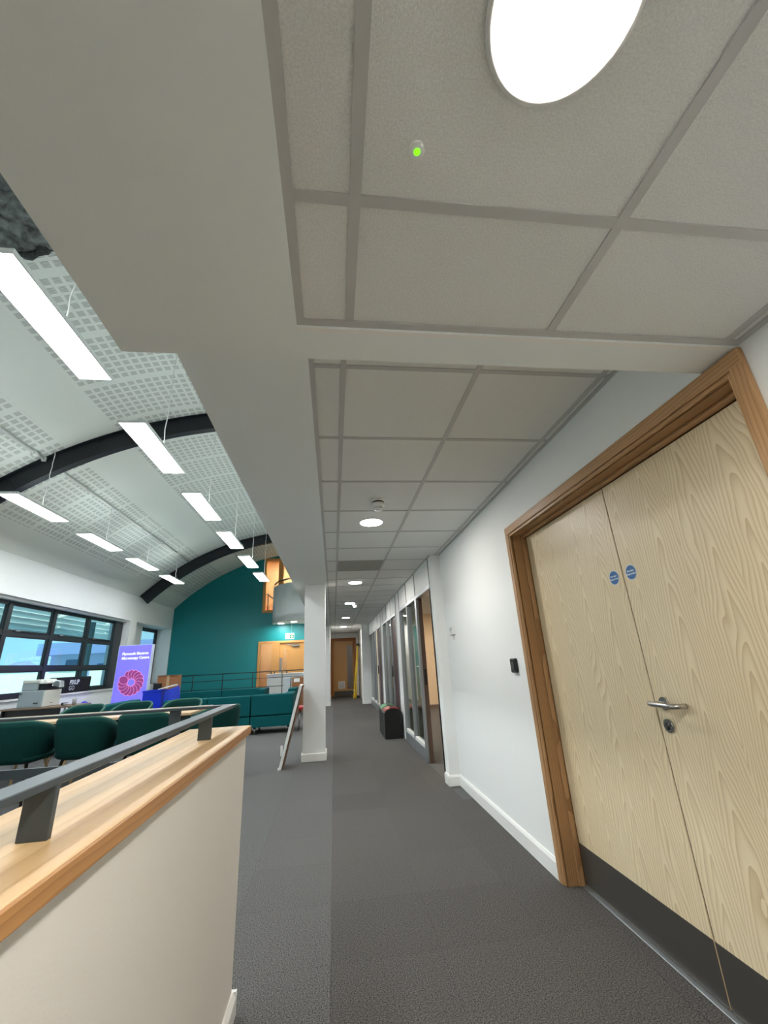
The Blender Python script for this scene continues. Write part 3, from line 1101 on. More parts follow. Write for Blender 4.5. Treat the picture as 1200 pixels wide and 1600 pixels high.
part('kick_plate', MB().box(XD - .0015, XD, DY0 + .02, YG - .004, .012, .205), KICK, leafB)
part('threshold', MB().box(XD - .022, XD + .05, DY0, DY1, -.008, .003, bev=.001), ALU, root)
part('floor_strip', MB().box(XW - .004, XD - .022, DY0, DY1, -.012, .0), CARPET, root)
# lever handle with rose, euro cylinder escutcheon
hy, hz = 1.783, 1.02
h = part('lever_handle', MB().lathe([(.026, -.009), (.026, -.002), (.024, 0)], (XD, hy, hz), 20, 'x'), STEEL, leafB)
part('spindle_neck', MB().tube((XD - .008, hy, hz), (XD - .05, hy, hz), .0105, n=12), STEEL, leafB)
part('lever', MB().path([(XD - .05, hy + .03, hz), (XD - .056, hy + .022, hz), (XD - .058, hy, hz), (XD - .058, hy - .08, hz + .0), (XD - .055, hy - .105, hz), (XD - .04, hy - .118, hz), (XD - .02, hy - .121, hz), (XD - .008, hy - .121, hz)], .0105, 10), STEEL, leafB)
part('escutcheon', MB().lathe([(.026, -.009), (.026, -.002), (.024, 0)], (XD, 1.789, .934), 20, 'x'), STEEL, leafB)
part('lock_cylinder', MB().lathe([(.009, -.014), (.009, 0)], (XD, 1.789, .938), 14, 'x'), mat('dull_brass', (120, 118, 112), .3, metal=1), leafB)
part('cylinder_skirt', MB().box(XD - .013, XD, 1.785, 1.793, .918, .935), BLACK, leafB)
# blue mandatory door signs
for yy, zz, lf in ((1.912, 1.586, leafA), (1.786, 1.588, leafB)):
    root_s = empty('door_sign', (XD - .002, yy, zz - .034), ('round blue fire door sign on the farther door leaf' if lf is leafA else 'round blue fire door sign on the leaf with handle'), 'sign', 'round blue door signs')
    part('rim', MB().lathe([(.0365, -.0012), (.0365, 0)], (XD, yy, zz), 36, 'x'), SIGNW, root_s)
    part('disc', MB().lathe([(.0335, -.0018), (.0335, -.001)], (XD, yy, zz), 36, 'x'), SIGNB, root_s)
    for kk, tx in enumerate(('Fire door', 'Keep locked')):
        me = text_mesh('lettering', tx, .0125, SIGNW, .0003, 'CENTER', bold=.0003)
        text_part('lettering', me, root_s, (XD - .0022, yy, zz + .0035 - kk * .0145), (0, -1, 0), (0, 0, 1))

# ================================================================== DADO WALL, CAP AND STAIR RAIL
DX0, DX1, DYE = -0.64, -0.402, 2.19
root = empty('dado_wall', ((DX0 + DX1) / 2, DYE, 0), 'cream half-height stair wall with timber cap at left', 'wall')
part('wall_body', MB().box(DX0, DX1, YB, DYE, -2.6, .968), DADO, root)
cap = part('timber_cap', MB().box(-.66, -.388, YB, DYE + .016, .966, 1.0, bev=.004, seg=2), CAPW, root)
part('edge_lipping', MB().box(-.389, -.383, YB, DYE + .016, .966, .999, bev=.002), LIP, root)
b = MB()
skirting(b, DX1, 0, YB, DYE, h=.075, t=.018, side='+x')
b.box(DX0 - .002, DX1 + .018, DYE, DYE + .016, 0, .075)
part('skirting', b, SKIRT, root)
root = empty('handrail', (-.494, .9, 1.0), 'dark grey flat steel handrail on the timber capped wall', 'railing')
RT = 1.092
bar = part('rail_bar', MB().box(-.519, -.469, YB + .02, 2.2, RT - .014, RT, bev=.0015), RAIL, root)
for k in range(5):
    yy = 1.846 - .962 * k
    part('rail_post', MB().box(-.518, -.470, yy - .006, yy + .006, 1.0, RT - .012, bev=.001), RAIL, root)
root = empty('stair_balustrade', (-1.6, 2.225, 0), 'grey steel balustrade closing the end of the stairwell', 'railing')
part('top_rail', MB().box(-2.75, -.469, 2.2, 2.25, RT - .012, RT, bev=.0015), RAIL, root)
for z in (.87, .65, .43, .21):
    part('mid_rail', MB().box(-2.75, -.665, 2.218, 2.232, z - .018, z + .018, bev=.001), RAIL, root)
for x in (-.735, -1.70, -2.68):
    part('post', MB().box(x - .024, x + .024, 2.219, 2.231, 0, RT - .012), RAIL, root)
S(solid('wall_stair_end', MB().box(-2.7, DX0, 2.12, 2.2, -2.6, -.25), WALL), 'white end wall of the stairwell below the floor', 'wall')
S(solid('wall_stair_side', MB().box(-2.78, -2.7, YB, 2.2, -2.6, -.25), WALL), 'white side wall of the stairwell below the floor', 'wall')
S(solid('floor_lower', MB().box(-2.78, DX0, YB, 2.2, -2.75, -2.6), CARPET2), 'carpeted lower landing at the foot of the stairs', 'floor')
root = empty('staircase', (-1.7, 1.6, -2.6), 'carpeted staircase going down beside the dado wall', 'stairs')
for k in range(11):
    part('step', MB().box(-2.68, -.66, -1.5 + .28 * k - .28, -1.5 + .28 * k + .01, -2.6, -2.35 + .2 * k), CARPET2, root)

# ================================================================== PILLAR AND LEANING BOARD
root = empty('pillar', (-.28, 6.7, 0), 'white square pillar standing between corridor and sofas', 'pillar')
part('shaft', MB().box(-.437, -.124, 6.56, 6.87, 0, CEIL + .001), WALL, root)
b = MB()
b.box(-.455, -.106, 6.542, 6.888, 0, .1, bev=.006)
part('skirting', b, SKIRT, root)
root = empty('leaning_board', (-.6, 6.6, 0), 'white edged flat board leaning against the square pillar', 'board')
def lean(x_off, t0_, t1_, y0_, y1_):
    # board plane from (-.70, z=0) up to (-.45, z=1.0)
    n = Vector((1.0, 0, -.25)).normalized()
    A, Bv = Vector((-.715, 0, .004)), Vector((-.468, 0, 1.0))
    bot = [A + n * t0_, A + n * t1_]
    top = [Bv + n * t0_, Bv + n * t1_]
    mk = lambda p, yy: (p.x, yy, max(p.z, .003))
    return MB().hexa([mk(bot[0], y0_), mk(bot[1], y0_), mk(bot[1], y1_), mk(bot[0], y1_)],
                     [mk(top[0], y0_), mk(top[1], y0_), mk(top[1], y1_), mk(top[0], y1_)])
part('board_face', lean(0, 0.0, .036, 6.2, 6.52), WHITEP, root)
part('backing', lean(0, .036, .05, 6.23, 6.50), mat('brown_hardboard', (116, 84, 60), .8), root)
part('corner_guard', MB().box(-.722, -.69, 6.185, 6.2, .003, .03), WHITEP, root)
part('edge_clip', MB().box(-.695, -.665, 6.19, 6.2, .16, .28), WHITEP, root)

# ================================================================== LIGHTS
def downlight(x, y, z, r, label, em=None):
    root = empty('downlight', (x, y, z), label, 'light', 'round corridor downlights')
    part('trim_ring', MB().lathe([(r + .014, -.001), (r + .013, -.006), (r, -.007), (r, .002)], (x, y, z), 48), WHITEP, root)
    part('diffuser', MB().lathe([(r - .0005, -.0076), (r - .0005, -.003)], (x, y, z), 48), em or DOWN, root)
NLz = NZ + .003
downlight(.351, .282, NLz, .104, 'big round downlight directly overhead at the picture top')
downlight(.351, -2.718, NLz, .104, 'round downlight in the low ceiling behind the viewpoint')
DL = [(3.555, 'round downlight just beyond the smoke detector'), (6.555, 'second round downlight along the main corridor ceiling'),
      (8.955, 'third round downlight, beside the farther smoke detector'), (11.955, 'fourth round downlight far along the corridor'),
      (14.955, 'fifth round downlight, nearest the far oak door')]
for yy, lb in DL:
    downlight(.351, yy, GZ + .003, .098, lb)
for x, yy, lb in ((2.6, 7.6, 'round downlight in the office ceiling, nearer one'), (2.6, 10.0, 'round downlight in the office ceiling, farther one')):
    downlight(x, yy, 2.45, .11, lb, WARM)
LOBBY = emitter('lobby_light', (255, 226, 196), 420.0)
for x, yy, zz, lb in ((-2.2, 17.3, 5.6, 'lobby downlight above the high oak window, left one'), (-1.7, 17.2, 5.6, 'lobby downlight above the high oak window, right one'),
                      (-2.2, 17.4, 2.75, 'lobby downlight behind the teal wall doors')):
    downlight(x, yy, zz, .09, lb, LOBBY)

def panel_proto():
    root = empty('pendant_light', (0, 0, 0))
    W, Lh = .1375, .6
    b = MB()
    t = .012
    b.box(-W, W, -Lh, Lh, .004, .034, bev=.002)
    lpart('housing', b, mat('white_light_housing', (236, 238, 236), .4), root)
    b = MB()
    b.box(-W, -W + t, -Lh, Lh, 0, .0042)
    b.box(W - t, W, -Lh, Lh, 0, .0042)
    b.box(-W + t, W - t, -Lh, -Lh + t, 0, .0042)
    b.box(-W + t, W - t, Lh - t, Lh, 0, .0042)
    lpart('frame', b, WHITEP, root)
    lpart('diffuser', MB().box(-W + t, W - t, -Lh + t, Lh - t, .001, .003), LED, root)
    lpart('vault_fill_strip', MB().box(-.06, .06, -Lh + .06, Lh - .06, .034, .037), VAULT_FILL, root)  # added glowing strip that lifts the dark vault above
    return root
PZL = 3.655
proto = panel_proto()
spots = []
ordn = ['first', 'second', 'third', 'fourth', 'fifth', 'sixth', 'seventh']
for k in range(6):
    spots.append((-2.02, 2.61 + 1.866 * k, 'hanging LED panel, %s of the row nearer the corridor' % ordn[k], True))
for k in range(4):
    spots.append((-4.42, 6.34 + 1.868 * k, 'hanging LED panel, %s of the row nearer the windows' % ordn[k], True))
for x, y_, nm in ((-2.02, .745, 'added LED panel over the stairwell, corridor row, out of view'), (-4.42, 4.47, 'unseen LED panel added to the window row beside the first visible one'),
                  (-4.42, 2.6, 'unseen LED panel added to the window row near the insulation'), (-4.42, .73, 'unseen LED panel added to the window row behind the viewpoint')):
    spots.append((x, y_, nm, False))  # unseen panels continuing both rows, added for their light
for i, (x, y_, lb, vis) in enumerate(spots):
    r_ = proto if i == 0 else copy_tree(proto)
    r_.location = (x, y_, PZL)
    tag(r_, lb, 'light', 'hanging LED panels in the hall')
sensor_on = {1, 4, 5, 8}
for i, (x, y_, lb, vis) in enumerate(spots):
    r_ = [o for o in bpy.data.objects if o.parent is None and o.name.startswith('pendant_light') and abs(o.location.x - x) < .01 and abs(o.location.y - y_) < .01][0]
    zc = vault_z(x) - PZL
    b = MB()
    # wavy flex and slim wire to the vault
    pts = [(.075 + .006 * math.sin(k * 2.1), .0 + .004 * math.cos(k * 1.7), .034 + (zc - .034) * k / 14) for k in range(15)]
    b.path(pts, .006, 6)
    lpart('suspension_flex', b, WHITEP, r_)
    if i in sensor_on:
        lpart('sensor', MB().box(-.035, .035, .605, .66, -.006, .03, bev=.006), WHITEP, r_)

# exit sign hanging from the landing
root = empty('exit_sign', (-1.5, 15.2, 2.1), 'small hanging green and white exit sign before oak door', 'sign')
part('sign_box', MB().box(-1.66, -1.36, 15.19, 15.22, 2.13, 2.33, bev=.004), emitter('exit_sign_white', (226, 240, 226), .9), root)
part('green_panel', MB().box(-1.51, -1.37, 15.186, 15.19, 2.15, 2.27), emitter('exit_sign_green', (60, 150, 96), .7), root)
part('arrow', MB().prism([(-1.49, 2.205), (-1.44, 2.255), (-1.39, 2.205), (-1.42, 2.205), (-1.42, 2.165), (-1.46, 2.165), (-1.46, 2.205)], 'y', 15.182, 15.186), emitter('exit_sign_mark', (235, 250, 240), .9), root)
part('doorway_symbol', MB().box(-1.63, -1.55, 15.186, 15.19, 2.15, 2.27), emitter('exit_sign_pale', (190, 226, 200), .8), root)
part('door_symbol', MB().box(-1.61, -1.57, 15.183, 15.187, 2.16, 2.26), emitter('exit_sign_pale2', (226, 246, 232), .9), root)
part('rod', MB().tube((-1.45, 15.205, 2.33), (-1.45, 15.205, 2.75), .006, n=6), WHITEP, root)

# smoke detectors
def detector(x, y, z, label):
    root = empty('smoke_detector', (x, y, z), label, 'detector', 'ceiling smoke detectors')
    part('base', MB().lathe([(.056, 0), (.056, -.012), (.053, -.016)], (x, y, z), 28), WHITEP, root)
    part('gap_ring', MB().lathe([(.046, -.015), (.046, -.03)], (x, y, z), 28), BLACK, root)
    part('head', MB().lathe([(.05, -.028), (.05, -.046), (.044, -.054), (.032, -.058)], (x, y, z), 28), WHITEP, root)
    b = MB()
    for k in range(8):
        t = 2 * PI * k / 8
        b.tube((x + .03 * math.cos(t), y + .03 * math.sin(t), z - .057), (x + .03 * math.cos(t), y + .03 * math.sin(t), z - .075), .005, n=6)
    part('cage_bars', b, WHITEP, root)
    part('cap', MB().lathe([(.036, -.073), (.034, -.08), (.02, -.082)], (x, y, z), 28), WHITEP, root)
detector(.36, 3.02, GZ + .004, 'white smoke detector between the ceiling grid, nearer one')
detector(.47, 9.08, GZ + .004, 'white smoke detector beside the third downlight')
# emergency indicator
root = empty('indicator_light', (.163, .482, NZ), 'tiny glowing green indicator in the low ceiling tile', 'light')
part('bezel', MB().lathe([(.0145, .006), (.0145, -.002), (.012, -.004), (.0065, -.004)], (.163, .482, NZ), 24), WHITEP, root)
part('led_lens', MB().lathe([(.0062, -.002), (.0062, -.005), (.003, -.007)], (.163, .482, NZ), 20), emitter('green_led', (90, 230, 20), 1.3), root)

# ================================================================== UPPER CURVED BALCONY
root = empty('curved_balcony', (-1.4, 15.6, 2.75), 'white curved first floor balcony front with downlights beneath', 'balcony')
cur = [(-0.615, 14.45), (-.97, 14.56), (-1.2, 14.67), (-1.44, 14.82), (-1.65, 14.99), (-1.82, 15.16), (-1.97, 15.36), (-2.09, 15.56), (-2.18, 15.8), (-2.25, 16.1), (-2.28, 16.49)]
outl = cur + [(-0.615, 16.49)]
b = MB().prism(outl, 'z', 2.75, 2.95)
part('landing_slab', b, WALL, root)
inner = []
for i, p in enumerate(cur):
    q = Vector(cur[min(i + 1, len(cur) - 1)]) - Vector(cur[max(i - 1, 0)])
    n = Vector((-q.y, q.x)).normalized()
    n = -n if n.dot(Vector((1, .6))) < 0 else n
    inner.append((p[0] + n.x * .1, min(p[1] + n.y * .1, 16.49)))
b = MB()
rows_ = []
for p, q in zip(cur, inner):
    rows_.append([(p[0], p[1], 2.751), (p[0], p[1], 4.05), (q[0], q[1], 4.05), (q[0], q[1], 2.951)])
b.grid(rows_, closed_u=True, smooth=True)
b.bm.verts.ensure_lookup_table()
b.bm.faces.new([b.bm.verts[k] for k in range(4)])
bmesh.ops.recalc_face_normals(b.bm, faces=b.bm.faces)
for f in b.bm.faces:
    f.smooth = False
part('parapet', b, WALL, root)
part('handrail', MB().path([(p[0] + .04, p[1] + .04, 4.2) for p in cur[:-1]], .025, 8), BEAM, root)
for k in (1, 3, 5, 7, 9):
    p = cur[k]
    part('rail_bracket', MB().tube((p[0] + .04, p[1] + .04, 4.04), (p[0] + .04, p[1] + .04, 4.2), .012, n=6), BEAM, root)
for x, yy, lb in ((-1.92, 16.0, 'small downlight under the curved balcony, left one'), (-1.42, 15.6, 'small downlight under the curved balcony, right one')):
    downlight(x, yy, 2.747, .1, lb)

# ================================================================== WALL DEVICES
root = empty('card_reader', (XW, 3.047, 1.12), 'black card reader on the white wall beside doors', 'reader')
part('body', MB().box(XW - .022, XW, 3.0, 3.092, 1.125, 1.222, bev=.008, seg=2), BLACK, root)
part('face', MB().box(XW - .024, XW - .0215, 3.015, 3.077, 1.14, 1.207, bev=.003), mat('gloss_black', (8, 8, 9), .12), root)
part('indicator', MB().box(XW - .0248, XW - .0235, 3.04, 3.052, 1.19, 1.194), mat('dim_grey', (90, 90, 92), .4), root)
root = empty('thermostat', (XW, 4.56, 1.46), 'small white wall thermostat near the glazed partition', 'thermostat')
part('body', MB().box(XW - .028, XW, 4.49, 4.64, 1.48, 1.575, bev=.008, seg=2), WHITEP, root)
part('window', MB().box(XW - .0295, XW - .0275, 4.52, 4.61, 1.52, 1.56), mat('pale_grey_lcd', (190, 196, 192), .3), root)
part('tag', MB().box(XW - .003, XW, 4.54, 4.6, 1.43, 1.47), mat('paper_tag', (214, 214, 208), .7), root)
part('indicator', MB().box(XW - .0305, XW - .0295, 4.55, 4.57, 1.495, 1.51), ALU, root)

# ================================================================== BINS
def bin_(y0, y1, lidm, label):
    root = empty('recycling_bin', (1.0, (y0 + y1) / 2, 0), label, 'bin', 'recycling bins by the partition')
    prof = [(.862, .0), (1.165, .0), (1.17, .40), (1.13, .44), (1.06, .466), (.97, .466), (.90, .44), (.862, .40)]
    part('bin_body', MB().prism(prof, 'y', y0, y1), BLACK, root)
    part('lid', MB().prism([(.875, .428), (.905, .452), (.97, .478), (1.06, .478), (1.12, .458), (1.12, .448), (1.06, .467), (.97, .467), (.90, .441), (.88, .42)], 'y', y0 + .03, y1 - .02), lidm, root)
    part('side_strip', MB().box(.857, .864, y0 + .02, y0 + .09, .03, .38, bev=.002), mat('bin_grey_strip', (70, 72, 72), .4), root)
    part('side_strip', MB().box(.857, .864, y1 - .14, y1 - .05, .03, .38, bev=.002), mat('bin_grey_strip', (70, 72, 72), .4), root)
    part('slot', MB().box(.98, 1.05, y0 + .12, y1 - .12, .474, .480), BLACK, root)
bin_(7.80, 8.25, RED, 'black recycling bin with dark red lid')
bin_(8.28, 8.74, GREEN, 'black recycling bin with green lid behind the red one')

# ================================================================== LADDER
root = empty('step_ladder', (.85, 17.0, 0), 'folded yellow step ladder leaning by the far oak door', 'ladder')
def L3(t, yv):
    # foot (.73) to head (.95) at height fraction t
    return (.74 + .21 * t, yv, 1.92 * t)
for (ya, yb, dx) in ((16.60, 16.92, 0), (17.1, 16.98, 0), (16.66, 16.97, .07), (17.16, 17.03, .07)):
    p0, p1 = Vector((.735 + dx, ya, 0)), Vector((.925 + dx * .4, yb, 1.88))
    a_, c_ = .028, .014
    part('stile', MB().hexa([(p0.x - c_, p0.y - a_, p0.z), (p0.x + c_, p0.y - a_, p0.z), (p0.x + c_, p0.y + a_, p0.z), (p0.x - c_, p0.y + a_, p0.z)],
                            [(p1.x - c_, p1.y - a_, p1.z), (p1.x + c_, p1.y - a_, p1.z), (p1.x + c_, p1.y + a_, p1.z), (p1.x - c_, p1.y + a_, p1.z)]), YELLOW, root)
for k in range(1, 7):
    t = k / 7
    x = .735 + .19 * t
    ya, yb = 16.6 + .32 * t, 17.1 - .12 * t
    part('step', MB().box(x - .04, x + .03, ya, yb, 1.88 * t - .012, 1.88 * t + .012), ALU, root)
part('top_cap', MB().box(.885, 1.0, 16.86, 17.08, 1.86, 1.94, bev=.01), BLACK, root)

# ================================================================== TABLE AND TUB CHAIRS
root = empty('meeting_table', (-3.4, 6.75, 0), 'long pale wooden meeting table among green tub chairs', 'table')
part('table_top', MB().box(-4.95, -1.86, 6.22, 7.32, .71, .742, bev=.004), TABLEW, root)
part('apron', MB().box(-4.8, -2.0, 6.3, 7.24, .655, .71), BLACK, root)
for x in (-4.7, -3.4, -2.1):
    for yy, dy in ((6.42, -.08), (7.12, .08)):
        part('leg', MB().tube((x, yy, .655), (x + .03, yy + dy, 0), .032, .022, n=12), LEGW, root)

def chair_proto(name, label):
    root = empty(name, (0, 0, 0), label, 'chair', 'green tub chairs around the meeting table')
    NU, NV = 36, 8
    def shell(off):
        pts = []
        for i in range(NU + 1):
            a = math.radians(-118 + 236 * i / NU)     # 0 = back (−y)
            k = abs(a) / math.radians(118)
            top = .815 - .15 * max(0, (k - .28) / .72) ** 1.3
            bot = .40 + .03 * k
            row = []
            for j in range(NV + 1):
                v = j / NV
                z = bot + (top - bot) * v
                flare = .80 + .20 * math.sin(min(1, v * 1.25) * PI / 2)
                ro = 1 - .02 * v
                rx, ry = (.285 * flare + off) * ro, (.265 * flare + off) * ro
                e = 2.6
                c, s_ = math.cos(a), math.sin(a)
                den = (abs(c) ** e + abs(s_) ** e) ** (1 / e)
                row.append((rx * s_ / den, -ry * c / den - .03 * v * max(0, c), z))
            pts.append(row)
        return pts
    o_, i_ = shell(.018), shell(-.018)
    b = MB()
    rows_ = [ro + ri[::-1] for ro, ri in zip(o_, i_)]
    b.grid(rows_, closed_u=True)
    n = 2 * (NV + 1)
    b.bm.verts.ensure_lookup_table()
    b.bm.faces.new([b.bm.verts[k] for k in range(n)])
    b.bm.faces.new([b.bm.verts[NU * n + k] for k in range(n)][::-1])
    bmesh.ops.recalc_face_normals(b.bm, faces=b.bm.faces)
    lpart('shell', b, CHAIR, root)
    rim = [((a[-1][0] + c[-1][0]) / 2, (a[-1][1] + c[-1][1]) / 2, a[-1][2] + .002) for a, c in zip(o_, i_)]
    lpart('piping', MB().path(rim, .0175, 8), PIPING, root)
    b = MB()
    prof = []
    for r_, z in ((.0, .405), (.24, .405), (.262, .42), (.268, .45), (.255, .475), (.2, .487), (.0, .49)):
        ring = []
        for k in range(28):
            t = 2 * PI * k / 28
            c, s_ = math.cos(t), math.sin(t)
            den = (abs(c) ** 2.8 + abs(s_) ** 2.8) ** (1 / 2.8)
            ring.append((max(r_, .001) * s_ / den, .025 + max(r_, .001) * c / den * .98, z))
        prof.append(ring)
    b.grid(prof, closed_u=True)
    bmesh.ops.recalc_face_normals(b.bm, faces=b.bm.faces)
    lpart('seat', b, CHAIR, root)
    lpart('underframe', MB().box(-.16, .16, -.14, .18, .385, .407), BLACK, root)
    for sx in (-1, 1):
        for sy in (-1, 1):
            lpart('leg', MB().tube((sx * .15, .02 + sy * .14, .395), (sx * .245, .02 + sy * .235, 0), .018, .012, n=10), DLEG if sy < 0 else LEGW, root)
    return root
near = [(-3.50, 5.74, -.06, 'green tub chair cut by the left picture edge, back towards us'), (-2.86, 5.77, -.03, 'green tub chair second from left, back towards us'),
        (-2.20, 5.76, .04, 'green tub chair third from left, back towards us')]
cproto = chair_proto('tub_chair', near[0][3])
items = [(x, y_, rz, lb) for x, y_, rz, lb in near]
items.append((-1.52, 5.98, 0.9, 'green tub chair at the table end, behind the handrail corner'))
items += [(-3.87, 7.5, PI + .05, 'green tub chair across the table, leftmost of three'), (-3.17, 7.52, PI - .04, 'green tub chair across the table, middle of three'),
          (-2.40, 7.5, PI + .02, 'green tub chair across the table, rightmost of three'), (-4.15, 5.72, .05, 'green tub chair hidden past the left picture edge')]
for i, (x, y_, rz, lb) in enumerate(items[:7]):
    o = cproto if i == 0 else copy_tree(cproto)
    o.location = (x, y_, 0)
    o.rotation_euler = (0, 0, rz)
    o['label'] = lb

# ================================================================== SOFAS
def sofa(name, x, y, rz, length, label, sections=1, arms=(False, False), h=.72, d=.78, bh=None):
    """local frame: back along y=0 facing −y side outward, seat towards +y, x from 0 to length"""
    root = empty(name, (x, y, 0), label, 'sofa', 'teal modular sofas')
    root.rotation_euler = (0, 0, rz)
    w_ = length / sections
    for k in range(sections):
        a, c = k * w_ + .004, (k + 1) * w_ - .004
        lpart('backrest', MB().box(a, c, 0, .2, .335, h, bev=.025, seg=3), SOFA, root)
        lpart('base', MB().box(a, c, 0.002, d, .13, .325, bev=.012, seg=2), SOFA, root)
        lpart('seat_cushion', MB().box(a, c, .2, d - .01, .327, .45, bev=.03, seg=3), SOFA, root)
        for fx in (a + .08, c - .08):
            for fy in (.09, d - .09):
                lpart('foot', MB().tube((fx, fy, 0), (fx, fy, .132), .022, n=12), STEEL, root)
    if arms[0]:
        lpart('arm', MB().box(.004, .19, .2, d, .327, h - .001, bev=.025, seg=3), SOFA, root)
    if arms[1]:
        lpart('arm', MB().box(length - .19, length - .004, .2, d, .327, h - .001, bev=.025, seg=3), SOFA, root)
    return root
sofa('sofa', -3.37, 9.4, 0, 1.69, 'teal sofa section seen from behind, left of the seam', 2)
sofa('sofa', -1.67, 9.4, 0, .83, 'teal corner sofa section seen from behind, next to pillar', 1, (False, True), h=.725)
sofa('sofa', -1.80, 12.9, PI, 2.5, 'long teal sofa facing us before the balustrade', 2, (True, False), h=.72, d=.85)
sofa('sofa', -1.0, 12.0, PI / 2, .9, 'short teal sofa side-on beyond the corner section', 1, (False, False), h=.69)
sofa('sofa', -4.32, 10.25, -PI / 2, 1.65, 'teal sofa set sideways below the purple banner', 1, (False, False), h=.74)

# ================================================================== DESK, PRINTER, SILL AND SMALL THINGS
root = empty('desk', (-5.1, 8.75, 0), 'dark desk carrying the printer under the strip window', 'desk')
part('desk_top', MB().box(-5.62, -4.5, 8.38, 9.0, .77, .795, bev=.003), mat('taupe_desk_top', (124, 104, 84), .5), root)
part('side_panel', MB().box(-5.6, -5.57, 8.4, 8.98, 0, .77), BLACK, root)
part('side_panel', MB().box(-4.55, -4.52, 8.4, 8.98, 0, .77), mat('brown_desk_side', (96, 58, 40), .5), root)
part('modesty_panel', MB().box(-5.57, -4.7, 8.44, 8.46, .15, .77), BLACK, root)
for x in (-4.66, -4.6):
    part('leg', MB().tube((x, 8.5, 0), (x, 8.5, .77), .015), WHITEP, root)
root = empty('office_printer', (-5.1, 8.7, .795), 'grey and white multifunction printer on the dark desk', 'printer')
GREYB = mat('printer_blue_grey', (150, 162, 166), .45)
GREYL = mat('printer_light_grey', (206, 207, 200), .45)
z0 = .796
part('main_body', MB().box(-5.42, -5.03, 8.46, 8.95, z0, z0 + .27, bev=.008), GREYB, root)
part('side_cover', MB().box(-5.031, -5.015, 8.47, 8.94, z0 + .004, z0 + .266, bev=.004), GREYL, root)
part('scanner_column', MB().box(-5.41, -5.16, 8.47, 8.95, z0 + .268, z0 + .40, bev=.02, seg=2), GREYB, root)
part('document_feeder', MB().box(-5.41, -5.13, 8.46, 8.95, z0 + .39, z0 + .45, bev=.02, seg=2), GREYL, root)
part('scanner_lid', MB().box(-5.17, -5.03, 8.49, 8.95, z0 + .375, z0 + .415, bev=.008), WHITEP, root)
part('output_tray', MB().box(-5.17, -5.02, 8.48, 8.93, z0 + .265, z0 + .28), BLACK, root)
part('tray_recess', MB().box(-5.165, -5.06, 8.52, 8.94, z0 + .28, z0 + .376), BLACK, root)
cp_ = part('control_panel', MB().hexa([(-5.03, 8.66, z0 + .33), (-4.93, 8.72, z0 + .30), (-4.93, 8.84, z0 + .30), (-5.03, 8.80, z0 + .33)],
                                     [(-5.06, 8.72, z0 + .425), (-4.97, 8.77, z0 + .405), (-4.97, 8.88, z0 + .405), (-5.06, 8.85, z0 + .425)]), ALU, root)
part('touch_screen', MB().hexa([(-5.022, 8.657, z0 + .338), (-4.94, 8.708, z0 + .312), (-4.94, 8.712, z0 + .312), (-5.022, 8.661, z0 + .338)],
                              [(-5.048, 8.71, z0 + .418), (-4.977, 8.76, z0 + .402), (-4.977, 8.764, z0 + .402), (-5.048, 8.714, z0 + .418)]), mat('screen_dark', (60, 70, 72), .2), cp_)
part('drawer_grip', MB().box(-5.16, -5.09, 8.452, 8.462, z0 + .06, z0 + .075), BLACK, root)
part('badge', MB().box(-5.016, -5.012, 8.66, 8.74, z0 + .05, z0 + .06), mat('badge_grey', (120, 124, 126), .5), root)
part('side_latch', MB().box(-5.405, -5.37, 8.45, 8.462, z0 + .22, z0 + .235), BLACK, root)
root = empty('stapler', (-4.72, 8.6, .795), 'small black stapler next to the printer', 'stapler')
part('arm', MB().box(-4.78, -4.68, 8.58, 8.62, .825, .84, bev=.004), BLACK, root)
part('base', MB().box(-4.78, -4.69, 8.58, 8.62, .796, .808, bev=.003), BLACK, root)
part('hinge', MB().box(-4.78, -4.76, 8.58, 8.62, .806, .83), BLACK, root)
root = empty('drinking_glass', (-4.58, 8.6, .795), 'clear tumbler at the right end of the dark desk', 'glass')
part('tumbler', MB().lathe([(.028, .0), (.034, .1), (.031, .1), (.026, .008)], (-4.58, 8.6, .796), 20), mat('smoky_glass', (150, 150, 146), .1, spec=.6), root)
part('drink', MB().lathe([(.0255, .012), (.028, .05)], (-4.58, 8.6, .796), 20), mat('brown_drink', (90, 70, 56), .2), root)
root = empty('light_stand', (-5.65, 8.3, 0), 'thin white pole of a folded stand left of the desk', 'stand')
part('pole', MB().tube((-5.66, 8.3, 0.02), (-5.74, 8.3, 1.31), .016, .012), WHITEP, root)
part('clamp', MB().box(-5.79, -5.7, 8.27, 8.33, 1.29, 1.33, bev=.006), WHITEP, root)
part('foot', MB().tube((-5.66, 8.3, .25), (-5.52, 8.2, .004), .009), WHITEP, root)
part('foot', MB().tube((-5.66, 8.3, .25), (-5.78, 8.18, .004), .009), WHITEP, root)
part('foot', MB().tube((-5.66, 8.3, .25), (-5.68, 8.46, .004), .009), WHITEP, root)

# black carry case with lettering on the window sill
root = empty('carry_case', (-5.95, 10.9, W1Z0), 'black carry case lettered PIXLIP GO on the window sill', 'case')
part('case_body', MB().box(-6.02, -5.89, 10.2, 11.62, W1Z0 + .0, W1Z0 + .335, bev=.03, seg=3), BLACKF, root)
part('flap_seam', MB().box(-6.022, -5.888, 10.23, 11.6, W1Z0 + .29, W1Z0 + .296), mat('dark_zip', (34, 34, 36), .4), root)
me = text_mesh('lettering', 'PIXLIP', .135, SIGNW, .001, 'LEFT', bold=.003)
text_part('lettering', me, root, (-5.886, 10.74, W1Z0 + .175), (0, 1, 0), (0, 0, 1))
me = text_mesh('lettering', 'GO', .135, SIGNW, .001, 'LEFT', bold=-.001)
text_part('lettering', me, root, (-5.886, 10.74, W1Z0 + .055), (0, 1, 0), (0, 0, 1))

